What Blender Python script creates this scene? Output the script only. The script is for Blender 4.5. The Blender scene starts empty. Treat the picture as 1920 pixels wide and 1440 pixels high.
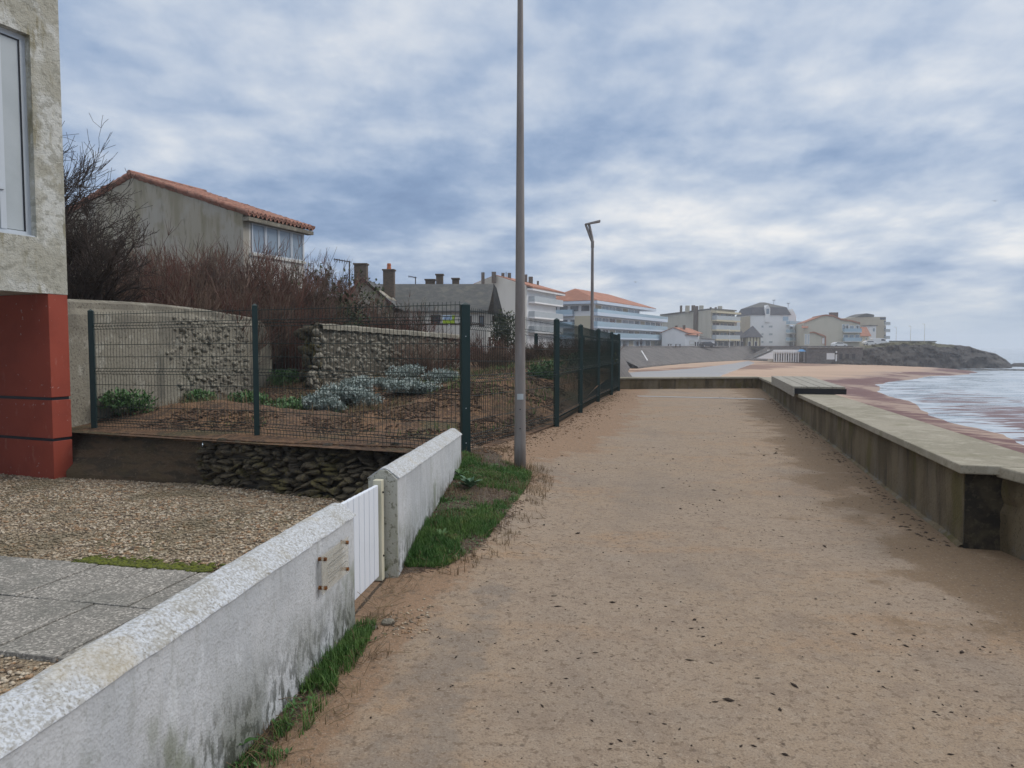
import bpy, math, random
import numpy as np
from mathutils import Vector
random.seed(7); rng = np.random.default_rng(11)
R = math.radians
scn = bpy.context.scene
col = scn.collection
# ---------------------------------------------------------------- camera
EYE = 1.35; FPX = 1337.0; TH = math.atan(72/1337.0)
cam = bpy.data.cameras.new('camera'); co = bpy.data.objects.new('camera', cam); col.objects.link(co)
co.location = (0, 0, EYE); co.rotation_euler = (math.pi/2-TH, 0, 0)
cam.sensor_width = 36; cam.lens = FPX*36/1920; cam.clip_end = 9000; cam.clip_start = .05
scn.camera = co
scn.view_settings.view_transform = 'Standard'; scn.view_settings.look = 'None'
scn.view_settings.exposure = 0.06; scn.view_settings.gamma = 1
scn.render.resolution_x = 1024; scn.render.resolution_y = 768
cy = scn.cycles
cy.max_bounces = 6; cy.diffuse_bounces = 3; cy.glossy_bounces = 3; cy.transmission_bounces = 4; cy.transparent_max_bounces = 12; cy.volume_bounces = 1

# ---------------------------------------------------------------- node shorthand
def nd(t, typ, **kw):
    n = t.nodes.new(typ)
    for k, v in kw.items(): setattr(n, k, v)
    return n
def mth(t, op, a, b=None, clamp=False):
    n = nd(t, 'ShaderNodeMath', operation=op, use_clamp=clamp)
    for i, v in enumerate((a, b)):
        if v is None: continue
        if isinstance(v, (int, float)): n.inputs[i].default_value = v
        else: t.links.new(v, n.inputs[i])
    return n.outputs[0]
def maprange(t, v, a, b, c=0., d=1.):
    n = nd(t, 'ShaderNodeMapRange'); n.interpolation_type = 'SMOOTHSTEP'
    t.links.new(v, n.inputs[0])
    for i, q in enumerate((a, b, c, d)): n.inputs[i+1].default_value = q
    return n.outputs[0]
def mixc(t, f, a, b, mode='MIX'):
    n = nd(t, 'ShaderNodeMix', data_type='RGBA', blend_type=mode)
    if isinstance(f, (int, float)): n.inputs[0].default_value = f
    else: t.links.new(f, n.inputs[0])
    for i, v in ((6, a), (7, b)):
        if isinstance(v, (tuple, list)): n.inputs[i].default_value = (*v[:3], 1)
        else: t.links.new(v, n.inputs[i])
    return n.outputs[2]

# ---------------------------------------------------------------- world: overcast sky
SUN_EL, SUN_AZ = R(38), R(82)            # azimuth clockwise from +Y: over the sea on the right
w = bpy.data.worlds.new('World'); scn.world = w; w.use_nodes = True
t = w.node_tree; t.nodes.clear()
wo = nd(t, 'ShaderNodeOutputWorld'); bg = nd(t, 'ShaderNodeBackground'); bg.inputs[1].default_value = 0.1
t.links.new(bg.outputs[0], wo.inputs[0])
sky = nd(t, 'ShaderNodeTexSky', sky_type='NISHITA'); sky.sun_disc = False
sky.sun_elevation = SUN_EL; sky.sun_rotation = SUN_AZ; sky.air_density = 1.3; sky.dust_density = 2.0
tc = nd(t, 'ShaderNodeTexCoord'); sp = nd(t, 'ShaderNodeSeparateXYZ'); t.links.new(tc.outputs['Generated'], sp.inputs[0])
zz = mth(t, 'MAXIMUM', sp.outputs[2], 0.0); den = mth(t, 'ADD', zz, 0.20)
px_ = mth(t, 'DIVIDE', sp.outputs[0], den); py_ = mth(t, 'DIVIDE', sp.outputs[1], den)
cb = nd(t, 'ShaderNodeCombineXYZ'); t.links.new(px_, cb.inputs[0]); t.links.new(py_, cb.inputs[1])
def wnoise(scale, detail, rough, dist, off=(0, 0, 0), st=(1, 1, 1)):
    mp = nd(t, 'ShaderNodeMapping'); mp.inputs[1].default_value = off; mp.inputs[3].default_value = st
    t.links.new(cb.outputs[0], mp.inputs[0])
    n = nd(t, 'ShaderNodeTexNoise'); n.inputs['Scale'].default_value = scale; n.inputs['Detail'].default_value = detail
    n.inputs['Roughness'].default_value = rough; n.inputs['Distortion'].default_value = dist
    t.links.new(mp.outputs[0], n.inputs['Vector']); return n.outputs[0]
n1 = wnoise(1.15, 6, .5, .15, (3.1, 1.9, 0), (.85, 1.15, 1))
n1 = mth(t, 'ADD', mth(t, 'MULTIPLY', mth(t, 'SUBTRACT', n1, .5), 1.0), .50)
n2 = wnoise(3.2, 6, .52, .15, (8, 2, 0), (1, .9, 1))
n4 = wnoise(7.5, 7, .62, .15, (2, 7, 0), (1, .8, 1))
n3 = wnoise(0.33, 3, .5, .1, (1.3, 5.2, 0))
cl = mth(t, 'ADD', mth(t, 'MULTIPLY', n1, .62), mth(t, 'ADD', mth(t, 'MULTIPLY', n2, .46), mth(t, 'MULTIPLY', n3, .10)))
cl = mth(t, 'ADD', cl, mth(t, 'MULTIPLY', n4, .20))
cl = mth(t, 'SUBTRACT', cl, .128)
# brighter breaks: low over the bay, and high on the right
def spot(x, y, z, a, b):
    n = nd(t, 'ShaderNodeVectorMath', operation='DOT_PRODUCT'); t.links.new(tc.outputs['Generated'], n.inputs[0])
    n.inputs[1].default_value = Vector((x, y, z)).normalized(); return maprange(t, n.outputs['Value'], a, b)
s1 = spot(.20, 1, .115, .978, .999); s2 = spot(.62, 1, .47, .93, .998); s3 = spot(-.5, 1, .22, .90, .995)
s4 = spot(.75, 1, .12, .95, .999); s5 = spot(-.45, 1, .52, .96, .999); s6 = spot(.12, 1, .30, .96, .999)
cl = mth(t, 'ADD', cl, mth(t, 'MULTIPLY', s1, .15)); cl = mth(t, 'ADD', cl, mth(t, 'MULTIPLY', s2, .08))
cl = mth(t, 'SUBTRACT', cl, mth(t, 'MULTIPLY', s3, .06)); cl = mth(t, 'ADD', cl, mth(t, 'MULTIPLY', s4, .0))
cl = mth(t, 'ADD', cl, mth(t, 'MULTIPLY', s5, .10)); cl = mth(t, 'SUBTRACT', cl, mth(t, 'MULTIPLY', s6, .04))
rp = nd(t, 'ShaderNodeValToRGB'); t.links.new(cl, rp.inputs[0]); rp.color_ramp.interpolation = 'B_SPLINE'
els = rp.color_ramp.elements
els[0].position = .36; els[0].color = (.185, .275, .45, 1)
els[1].position = .80; els[1].color = (.90, .89, .88, 1)
for p, c in ((.44, (.225, .325, .51)), (.52, (.315, .415, .59)), (.60, (.455, .54, .68)), (.70, (.65, .70, .775))):
    e = els.new(p); e.color = (*c, 1)
hz = maprange(t, sp.outputs[2], -.02, .09)
c1 = mixc(t, hz, (.46, .555, .66), rp.outputs[0])
c1 = mixc(t, maprange(t, s1, .0, 1., 0., .0), c1, (.9, .85, .75))
c1 = mixc(t, maprange(t, sp.outputs[2], .45, .8, 0., .85), c1, (.64, .63, .61))
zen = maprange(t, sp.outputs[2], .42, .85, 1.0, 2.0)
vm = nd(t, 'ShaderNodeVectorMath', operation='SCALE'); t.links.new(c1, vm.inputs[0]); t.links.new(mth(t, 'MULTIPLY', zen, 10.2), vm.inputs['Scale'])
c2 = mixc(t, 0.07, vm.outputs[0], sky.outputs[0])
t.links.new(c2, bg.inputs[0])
# ---------------------------------------------------------------- sun (behind the overcast)
sl = bpy.data.lights.new('sun', 'SUN'); sl.energy = 1.25; sl.angle = R(24); sl.color = (1, .94, .86)
so = bpy.data.objects.new('sun', sl); col.objects.link(so)
sd = Vector((math.sin(SUN_AZ)*math.cos(SUN_EL), math.cos(SUN_AZ)*math.cos(SUN_EL), math.sin(SUN_EL)))
so.rotation_euler = sd.to_track_quat('Z', 'Y').to_euler(); so.location = (20, 0, 30)

# ---------------------------------------------------------------- pixel -> place
def ray(px, py):
    u = px-960; v = 720-py; c, s = math.cos(TH), math.sin(TH)
    y = FPX*c+v*s
    return u/y, (v*c-FPX*s)/y
def G(px, py, z=0.):                    # where the ray meets the level z
    a, b = ray(px, py); y = (z-EYE)/b
    return Vector((a*y, y, z))
def W(px, py, Y):                       # the point at distance Y
    a, b = ray(px, py); return Vector((a*Y, Y, EYE+b*Y))

# ---------------------------------------------------------------- materials
def mat(name, base, rough=.85, layers=(), bump=None, metallic=0., spec=.3, var=None, bumps=()):
    m = bpy.data.materials.new(name); m.use_nodes = True; t = m.node_tree; t.nodes.clear()
    out = nd(t, 'ShaderNodeOutputMaterial'); b = nd(t, 'ShaderNodeBsdfPrincipled')
    t.links.new(b.outputs[0], out.inputs[0])
    b.inputs['Roughness'].default_value = rough; b.inputs['Metallic'].default_value = metallic
    b.inputs['Specular IOR Level'].default_value = spec
    tc = nd(t, 'ShaderNodeTexCoord'); cur = base; zsep = None
    def tex(kind, s, st=(1, 1, 1), det=4, dist=0., seed=0.):
        mp = nd(t, 'ShaderNodeMapping'); mp.inputs[3].default_value = st; mp.inputs[1].default_value = (seed*3.7, seed*1.3, seed*2.1)
        t.links.new(tc.outputs['Object'], mp.inputs[0])
        if kind == 'noise':
            n = nd(t, 'ShaderNodeTexNoise'); n.inputs['Detail'].default_value = det; n.inputs['Distortion'].default_value = dist; o = n.outputs[0]
            n.inputs['Roughness'].default_value = .6
        elif kind == 'vor': n = nd(t, 'ShaderNodeTexVoronoi'); o = n.outputs['Distance']
        elif kind == 'cell':
            n = nd(t, 'ShaderNodeTexVoronoi'); s2 = nd(t, 'ShaderNodeSeparateColor'); t.links.new(n.outputs['Color'], s2.inputs[0]); o = s2.outputs[0]
        elif kind == 'edge': n = nd(t, 'ShaderNodeTexVoronoi', feature='DISTANCE_TO_EDGE'); o = n.outputs['Distance']
        elif kind == 'wave':
            n = nd(t, 'ShaderNodeTexWave'); n.inputs['Distortion'].default_value = dist; o = n.outputs['Fac'] if 'Fac' in n.outputs else n.outputs[1]
        n.inputs['Scale'].default_value = s; t.links.new(mp.outputs[0], n.inputs['Vector'])
        return o
    for i, L in enumerate(layers):
        o = tex(L.get('t', 'noise'), L['s'], L.get('st', (1, 1, 1)), L.get('d', 4), L.get('dist', 0.), L.get('seed', i+1))
        f = maprange(t, o, L['lo'], L['hi'], 0., L.get('f', 1.))
        if 'a' in L:
            at = nd(t, 'ShaderNodeAttribute', attribute_name=L['a'])
            am = maprange(t, at.outputs['Fac'], L.get('a0', 0.), L.get('a1', 1.))
            if L.get('thr'):           # attribute shifts the noise threshold: ragged borders
                f = maprange(t, mth(t, 'ADD', mth(t, 'MULTIPLY', am, L['thr']), o), L['lo'], L['hi'], 0., L.get('f', 1.))
            else: f = mth(t, 'MULTIPLY', f, am)
        if 'z' in L:
            if zsep is None:
                zsep = nd(t, 'ShaderNodeSeparateXYZ'); t.links.new(tc.outputs['Object'], zsep.inputs[0])
            f = mth(t, 'MULTIPLY', f, maprange(t, zsep.outputs[2], L['z'][0], L['z'][1], 1., 0.))
        cur = mixc(t, f, cur, L['c'])
    if var:                              # per-object tint
        oi = nd(t, 'ShaderNodeObjectInfo'); f = maprange(t, oi.outputs['Random'], 0, 1, 1-var, 1+var)
        v = nd(t, 'ShaderNodeVectorMath', operation='SCALE')
        if isinstance(cur, tuple): v.inputs[0].default_value = cur[:3]
        else: t.links.new(cur, v.inputs[0])
        t.links.new(f, v.inputs['Scale']); cur = v.outputs[0]
    if isinstance(cur, tuple): b.inputs['Base Color'].default_value = (*cur[:3], 1)
    else: t.links.new(cur, b.inputs['Base Color'])
    prev = None
    for B in ([bump] if bump else [])+list(bumps):
        kind, s, st, dist = B[:4]; stc = B[4] if len(B) > 4 else (1, 1, 1)
        o = tex(kind, s, stc, 4, 0, .5)
        bn = nd(t, 'ShaderNodeBump'); bn.inputs['Strength'].default_value = st; bn.inputs['Distance'].default_value = dist
        t.links.new(o, bn.inputs['Height'])
        if prev: t.links.new(prev, bn.inputs['Normal'])
        prev = bn.outputs[0]
    if prev: t.links.new(prev, b.inputs['Normal'])
    return m

MT = {}
MT['path'] = mat('sandy_concrete', (.300, .226, .158), .9, [
    dict(s=.55, lo=.40, hi=.66, c=(.285, .225, .172), f=.7, dist=.4),
    dict(s=.9, st=(.55, 1.7, 1), lo=.50, hi=.64, c=(.32, .21, .125), f=.65, seed=9),
    dict(s=1.7, lo=.56, hi=.72, c=(.28, .235, .19), f=.5, seed=4),
    dict(s=5.5, d=6, lo=.46, hi=.64, c=(.235, .178, .132), f=.7, seed=11), dict(s=14, lo=.48, hi=.62, c=(.32, .26, .20), f=.4),
    dict(t='vor', s=5.5, lo=.075, hi=.03, c=(.11, .085, .065), f=.75, seed=15), dict(s=.7, st=(1.2, .7, 1), lo=.52, hi=.70, c=(.20, .165, .135), f=.5, seed=21),
    dict(s=2.6, a='margin', thr=.55, a0=0, a1=1, lo=.66, hi=.80, c=(.265, .172, .108), seed=5),
    dict(s=2.2, a='rmargin', thr=.45, a0=0, a1=1, lo=.66, hi=.85, c=(.175, .117, .068), f=.85, seed=7),
    dict(s=9, a='earth', thr=.55, a0=0, a1=1, lo=.68, hi=.84, c=(.062, .045, .032), seed=6),
    dict(s=4.5, a='slab', thr=.5, lo=.85, hi=1.0, c=(.175, .155, .135), f=.5, seed=3),
    dict(s=30, d=9, lo=.52, hi=.64, c=(.15, .108, .075), f=.75), dict(s=120, d=3, lo=.5, hi=.62, c=(.15, .11, .08), f=.5, seed=12),
    dict(s=33, d=3, lo=.30, hi=.38, c=(.10, .07, .05), f=-0.0),
    dict(s=95, d=2, lo=.55, hi=.75, c=(.44, .37, .29), f=.45),
    dict(t='vor', s=11, lo=.09, hi=.05, c=(.085, .06, .045), f=.9, seed=6),
    ], bumps=[('noise', 5, .35, .02), ('noise', 45, .8, .008), ('noise', 160, .8, .004)])
MT['gravel'] = mat('fine_gravel_bed', (.29, .225, .155), .9, [
    dict(t='cell', s=55, lo=.2, hi=.9, c=(.44, .37, .27), f=.8), dict(t='cell', s=70, lo=.6, hi=.95, c=(.10, .075, .055), f=.8, seed=4),
    dict(s=.8, lo=.5, hi=.68, c=(.12, .11, .05), f=.55)], bump=('vor', 60, 1., .015))
MT['stone_bits'] = mat('gravel_stone', (.42, .33, .23), .85, [dict(t='cell', s=21, lo=.1, hi=.9, c=(.55, .48, .38), f=.9),
    dict(t='cell', s=27, lo=.62, hi=.7, c=(.13, .10, .075), f=.85, seed=3), dict(t='cell', s=24, lo=.80, hi=.82, c=(.33, .20, .11), f=.8, seed=8), dict(s=1.1, d=6, lo=.50, hi=.66, c=(.16, .135, .085), f=.75, seed=15)])
MT['slab'] = mat('washed_pebble_slab', (.27, .255, .23), .85, [dict(t='cell', s=90, lo=.3, hi=.9, c=(.13, .125, .115), f=.8),
    dict(t='cell', s=75, lo=.7, hi=.95, c=(.55, .52, .47), f=.8, seed=3), dict(s=1.6, lo=.45, hi=.65, c=(.14, .14, .125), f=.6)], bump=('vor', 90, .6, .004))
MT['moss'] = mat('yellow_green_moss', (.13, .15, .02), .9, [dict(s=30, lo=.4, hi=.6, c=(.07, .08, .02))], bump=('noise', 60, .8, .01))
MT['soil'] = mat('sandy_soil', (.20, .115, .065), .95, [
    dict(s=1.1, lo=.38, hi=.58, c=(.11, .065, .042), f=.9), dict(s=5, lo=.46, hi=.60, c=(.07, .048, .034), f=.8),
    dict(s=.8, lo=.52, hi=.62, c=(.075, .07, .038), f=.75, seed=8),
    dict(s=18, lo=.52, hi=.66, c=(.33, .20, .10), f=.5)], bumps=[('noise', 9, .9, .06), ('noise', 35, .8, .03)])
MT['town'] = mat('town_ground', (.20, .19, .175), .9, [dict(s=.2, lo=.4, hi=.6, c=(.14, .15, .10))])
MT['sand'] = mat('beach_sand', (.45, .315, .225), .9, [
    dict(s=.05, lo=.4, hi=.62, c=(.40, .28, .20), f=.9, st=(1, 2, 1)),
    dict(s=.6, st=(.25, 1, 1), a='shore', thr=.0, lo=.52, hi=.66, c=(.36, .235, .16), f=.5),
    dict(s=.16, st=(.5, 1.6, 1), a='wet', thr=.5, lo=.62, hi=.95, c=(.31, .225, .18), seed=3),
    dict(s=.9, st=(.35, 1.3, 1), d=9, dist=.8, a='weed', thr=.50, lo=.80, hi=.92, c=(.12, .055, .055), f=.9, seed=5),
    dict(s=.10, st=(.35, 3, 1), a='wrack', thr=.35, lo=.70, hi=.78, c=(.13, .065, .05), f=.7, seed=7),
    ], bump=('noise', 1.5, .4, .1))
MT['white'] = mat('white_roughcast', (.52, .535, .55), .9, [
    dict(s=5, st=(1, 1, .35), lo=.42, hi=.68, c=(.46, .48, .50), f=.8),
    dict(s=14, st=(1.6, 1.6, .25), lo=.52, hi=.70, c=(.36, .37, .36), f=.6, seed=3),
    dict(s=55, lo=.52, hi=.68, c=(.33, .34, .33), f=.55, seed=6),
    dict(s=5, st=(1, 1, .4), lo=.40, hi=.56, c=(.14, .15, .115), f=.85, z=(.02, .42), seed=8),
    dict(s=30, st=(1, 1, .5), lo=.47, hi=.58, c=(.05, .055, .04), f=.9, z=(.0, .36), seed=2),
    dict(s=3.3, st=(1, 1, .6), lo=.56, hi=.64, c=(.15, .17, .10), f=.55, z=(.2, .62), seed=5),
    dict(s=9, st=(1, 1, .4), lo=.60, hi=.68, c=(.70, .73, .76), f=.35, seed=4), dict(s=1.3, st=(1, 1, .7), lo=.46, hi=.62, c=(.33, .35, .37), f=.45, seed=11)], bumps=[('vor', 120, .35, .004), ('noise', 60, .5, .006), ('noise', 12, .3, .02)])
MT['coping'] = mat('lichened_coping', (.37, .37, .36), .9, [
    dict(s=110, d=8, lo=.42, hi=.58, c=(.53, .56, .60), f=.9), dict(s=7, lo=.5, hi=.64, c=(.30, .28, .23), f=.5, seed=14), dict(t='vor', s=85, lo=.50, hi=.28, c=(.62, .65, .68), f=.5, seed=4),
    dict(s=130, lo=.56, hi=.66, c=(.16, .14, .11), f=.6, seed=9),
    dict(s=60, lo=.55, hi=.7, c=(.22, .20, .16), f=.6), dict(s=3, lo=.55, hi=.7, c=(.42, .36, .25), f=.5, seed=5)], bumps=[('vor', 38, .8, .008), ('noise', 90, .6, .005)])
MT['endplaster'] = mat('grey_end_plaster', (.42, .42, .37), .9, [dict(s=4, st=(1, 1, .5), lo=.42, hi=.62, c=(.27, .28, .20), f=.8),
    dict(s=40, lo=.55, hi=.65, c=(.12, .12, .08), f=.7), dict(s=12, lo=.45, hi=.6, c=(.13, .15, .06), z=(.03, .2), f=.9)], bump=('noise', 90, .7, .008))
MT['pvc'] = mat('white_pvc', (.70, .74, .80), .45, [dict(s=4, lo=.5, hi=.8, c=(.58, .62, .66), f=.4)], spec=.4)
MT['jamb'] = mat('cream_post', (.56, .54, .42), .6, [dict(s=12, st=(1, 1, .2), lo=.5, hi=.7, c=(.40, .39, .29), f=.7)])
MT['rust'] = mat('rusty_bolt', (.13, .05, .02), .6, [dict(s=60, lo=.4, hi=.6, c=(.30, .13, .04))], metallic=.5)
MT['ink'] = mat('faded_ink', (.27, .265, .24), .8)
MT['green'] = mat('dark_green_powder_coat', (.006, .026, .026), .45, [dict(s=3, lo=.5, hi=.8, c=(.010, .034, .032), f=.5)], spec=.4)
MT['wire'] = mat('green_coated_wire', (.008, .022, .020), .5, spec=.35)
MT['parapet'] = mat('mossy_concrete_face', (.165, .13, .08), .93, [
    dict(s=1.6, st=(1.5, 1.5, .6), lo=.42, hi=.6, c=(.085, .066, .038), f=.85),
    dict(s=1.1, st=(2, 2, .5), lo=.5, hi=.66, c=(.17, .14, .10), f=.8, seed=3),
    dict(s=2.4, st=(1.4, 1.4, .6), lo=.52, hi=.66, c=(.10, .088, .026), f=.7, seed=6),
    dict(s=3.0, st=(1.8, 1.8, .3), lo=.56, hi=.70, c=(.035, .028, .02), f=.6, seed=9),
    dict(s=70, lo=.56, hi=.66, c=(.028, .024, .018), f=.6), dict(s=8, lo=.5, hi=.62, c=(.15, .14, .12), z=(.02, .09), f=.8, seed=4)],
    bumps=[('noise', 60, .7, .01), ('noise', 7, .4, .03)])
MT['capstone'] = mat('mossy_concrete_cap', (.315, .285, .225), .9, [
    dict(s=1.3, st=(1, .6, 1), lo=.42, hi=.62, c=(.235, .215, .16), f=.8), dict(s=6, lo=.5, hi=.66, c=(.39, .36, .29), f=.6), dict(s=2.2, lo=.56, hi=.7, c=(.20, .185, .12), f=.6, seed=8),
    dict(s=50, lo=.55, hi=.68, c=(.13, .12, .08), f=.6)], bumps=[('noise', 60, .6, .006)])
MT['tar'] = mat('tarred_joint', (.024, .021, .016), .9, [dict(s=4, lo=.45, hi=.62, c=(.075, .06, .038), f=.8), dict(s=30, lo=.54, hi=.6, c=(.11, .09, .06), f=.35)], bumps=[('noise', 70, .6, .008)])
MT['timber'] = mat('weathered_timber', (.33, .31, .265), .8, [dict(s=6, st=(8, .6, 8), lo=.45, hi=.6, c=(.22, .205, .17), f=.8)], bump=('noise', 30, .4, .005, (8, .5, 8)))
MT['black'] = mat('black_steel', (.015, .015, .017), .5)
MT['pole'] = mat('galvanised_pole', (.235, .215, .205), .62, [dict(s=2.2, st=(1, 1, .5), lo=.42, hi=.62, c=(.17, .15, .14), f=.7),
    dict(s=12, st=(1, 1, .1), lo=.5, hi=.7, c=(.30, .29, .29), f=.6)], metallic=.35)
MT['oldrender'] = mat('old_wall_render', (.235, .215, .17), .95, [
    dict(s=1.2, st=(1, 1, .8), lo=.42, hi=.6, c=(.17, .155, .125), f=.85), dict(s=3.5, lo=.55, hi=.66, c=(.37, .355, .30), f=.6),
    dict(s=25, lo=.56, hi=.64, c=(.08, .07, .055), f=.7), dict(s=2., st=(1, 1, .3), lo=.55, hi=.7, c=(.09, .085, .07), f=.6, seed=7)], bumps=[('noise', 25, .7, .03)])
MT['darkrender'] = mat('damp_dark_render', (.098, .070, .045), .95, [dict(s=5, st=(.5, .5, 2), lo=.45, hi=.6, c=(.055, .044, .032), f=.9),
    dict(s=22, lo=.58, hi=.66, c=(.13, .10, .075), f=.7), dict(s=2, lo=.5, hi=.66, c=(.085, .065, .035), f=.6)], bumps=[('noise', 25, .9, .03)])
MT['rock'] = mat('dark_wall_stone', (.06, .05, .037), .9, [dict(t='cell', s=5, lo=.2, hi=.9, c=(.125, .105, .07), f=.8), dict(s=2.2, lo=.52, hi=.62, c=(.14, .12, .04), f=.6, seed=12),
    dict(s=9, lo=.55, hi=.66, c=(.16, .13, .06), f=.55), dict(s=30, lo=.5, hi=.62, c=(.02, .018, .014), f=.7)], bumps=[('noise', 22, .9, .03)])
MT['rubble'] = mat('grey_rubble_stone', (.30, .275, .22), .9, [dict(t='cell', s=7., lo=.2, hi=.9, c=(.20, .18, .145), f=.8),
    dict(s=9, lo=.52, hi=.66, c=(.30, .285, .225), f=.6), dict(s=35, lo=.52, hi=.62, c=(.05, .045, .04), f=.7)], bumps=[('noise', 25, .9, .03)])
MT['mortar'] = mat('dark_joint', (.10, .088, .068), .95, bump=('noise', 20, .8, .03))
MT['facade'] = mat('grey_cream_roughcast', (.50, .49, .43), .92, [
    dict(s=.9, st=(1, 1, .6), lo=.42, hi=.62, c=(.38, .36, .29), f=.8), dict(s=2.2, lo=.48, hi=.60, c=(.62, .62, .58), f=.8),
    dict(s=10, lo=.5, hi=.62, c=(.27, .26, .21), f=.6),
    dict(s=3.2, st=(1.5, 1.5, .3), lo=.54, hi=.66, c=(.22, .19, .10), f=.7, seed=6),
    dict(s=1.5, lo=.48, hi=.6, c=(.50, .50, .46), z=(2.2, 2.9), f=.7)], bumps=[('noise', 13, .9, .03), ('noise', 50, .8, .02)])
MT['red'] = mat('brick_red_paint', (.30, .058, .034), .75, [dict(s=2, lo=.45, hi=.65, c=(.25, .047, .028), f=.8),
    dict(s=9, st=(1, 1, .4), lo=.6, hi=.72, c=(.40, .16, .12), f=.4), dict(s=6, lo=.40, hi=.60, c=(.20, .085, .055), z=(-.42, .05), f=.7, seed=9), dict(s=16, lo=.68, hi=.70, c=(.5, .4, .36), f=.6, seed=3)], bump=('noise', 60, .2, .004))
MT['alu'] = mat('pale_aluminium', (.50, .54, .58), .4, metallic=.1, spec=.5)
MT['panel'] = mat('grey_white_panel', (.43, .47, .49), .5, [dict(s=1.5, lo=.4, hi=.7, c=(.37, .41, .43), f=.7)])
MT['seal'] = mat('black_seal', (.012, .014, .02), .5)
MT['glass'] = mat('dark_window_glass', (.05, .065, .085), .08, spec=.7)
MT['paleglass'] = mat('pale_window_glass', (.22, .28, .34), .12, spec=.7)
MT['h_wall'] = mat('stained_beige_render', (.33, .30, .24), .93, [dict(s=1.1, st=(2, 2, .3), lo=.42, hi=.62, c=(.24, .215, .15), f=.85),
    dict(s=.5, lo=.48, hi=.6, c=(.36, .34, .30), f=.7), dict(s=6, st=(1.5, 1.5, .3), lo=.56, hi=.7, c=(.15, .13, .09), f=.5)], bump=('noise', 20, .3, .02))
MT['whitewall'] = mat('off_white_render', (.58, .57, .53), .9, [dict(s=.6, st=(1, 1, .5), lo=.45, hi=.65, c=(.50, .49, .45), f=.7)])
MT['tiles'] = mat('terracotta_tile', (.30, .135, .095), .85, [dict(t='cell', s=4.5, lo=.2, hi=.9, c=(.38, .20, .145), f=.8),
    dict(s=5, lo=.48, hi=.60, c=(.15, .085, .065), f=.7), dict(s=1.2, lo=.55, hi=.66, c=(.30, .20, .15), f=.5)])
MT['fartiles'] = mat('far_terracotta_roof', (.36, .155, .095), .85, [dict(t='cell', s=1.5, lo=.2, hi=.9, c=(.42, .20, .13), f=.7), dict(s=.4, lo=.45, hi=.6, c=(.29, .13, .085), f=.7)], bump=('noise', 3, .5, .1))
MT['slate'] = mat('grey_slate_roof', (.085, .088, .088), .8, [dict(t='cell', s=4, st=(1, 1, 2), lo=.2, hi=.9, c=(.12, .12, .112), f=.6),
    dict(s=1.5, lo=.5, hi=.66, c=(.155, .15, .125), f=.5), dict(s=.9, lo=.55, hi=.7, c=(.075, .08, .08), f=.7, seed=4)], bump=('noise', 8, .4, .02))
MT['darkslate'] = mat('dark_mansard_slate', (.055, .06, .075), .7, [dict(s=2, lo=.4, hi=.6, c=(.08, .085, .10), f=.7)])
MT['brick'] = mat('weathered_chimney_brick', (.135, .105, .08), .9, [dict(s=5, st=(1, 1, 4), lo=.45, hi=.6, c=(.08, .065, .055), f=.8)])
MT['potclay'] = mat('terracotta_pot', (.42, .14, .06), .8)
MT['brown'] = mat('dark_brown_wood', (.055, .03, .025), .7)
MT['f_white'] = mat('white_painted_block', (.80, .80, .80), .85, [dict(s=.25, st=(1, 1, .5), lo=.4, hi=.65, c=(.73, .73, .72), f=.8)])
MT['f_beige'] = mat('beige_painted_block', (.54, .50, .41), .9, [dict(s=.3, st=(1, 1, .4), lo=.4, hi=.65, c=(.47, .44, .35), f=.8)])
MT['f_pale'] = mat('pale_stained_block', (.66, .64, .58), .9, [dict(s=.3, st=(1, 1, .4), lo=.4, hi=.65, c=(.58, .55, .47), f=.8)])
MT['f_tan'] = mat('tan_painted_block', (.48, .42, .32), .9, [dict(s=.3, lo=.4, hi=.65, c=(.44, .38, .29), f=.8)])
MT['f_cream'] = mat('cream_render', (.56, .50, .36), .9)
MT['f_bluewhite'] = mat('bluish_white_parapet', (.56, .64, .74), .6)
MT['railglass'] = mat('blue_glass_railing', (.34, .48, .58), .15, spec=.6)
MT['quay'] = mat('stone_faced_seawall', (.13, .12, .115), .95, [dict(s=.5, lo=.42, hi=.6, c=(.085, .08, .08), f=.8), dict(s=2.5, lo=.5, hi=.62, c=(.19, .18, .165), f=.6)], bump=('noise', 2.5, .8, .2))
MT['slip'] = mat('wet_slipway_concrete', (.27, .27, .28), .5, [dict(s=.15, st=(.5, 2, 1), lo=.42, hi=.6, c=(.33, .31, .29), f=.8)])
MT['cliff'] = mat('headland_rock', (.045, .040, .035), .95, [dict(s=.25, st=(.4, .4, 2), lo=.42, hi=.6, c=(.035, .032, .03), f=.85),
    dict(s=.5, lo=.56, hi=.66, c=(.12, .11, .095), f=.7), dict(s=.12, a='turf', thr=.6, lo=.85, hi=1.1, c=(.11, .105, .05), f=.8)], bumps=[('noise', .8, 1., .8), ('noise', 3, 1., .25)])
MT['grassblade'] = mat('grass_blade', (.055, .135, .028), .7, [dict(s=3, lo=.42, hi=.6, c=(.10, .18, .04), f=.8), dict(s=25, lo=.5, hi=.7, c=(.03, .06, .02), f=.8, seed=5), dict(s=9, lo=.62, hi=.72, c=(.22, .22, .06), f=.6)])
MT['drygrass'] = mat('dry_stalk', (.15, .10, .055), .85, [dict(s=5, lo=.45, hi=.6, c=(.25, .19, .11), f=.8)])
MT['litter'] = mat('brown_plant_litter', (.075, .045, .03), .95, [dict(s=20, lo=.4, hi=.6, c=(.035, .022, .016))])
MT['leaf'] = mat('weed_leaf', (.055, .14, .035), .6, [dict(s=5, lo=.45, hi=.6, c=(.09, .17, .06))], spec=.4)
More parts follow.
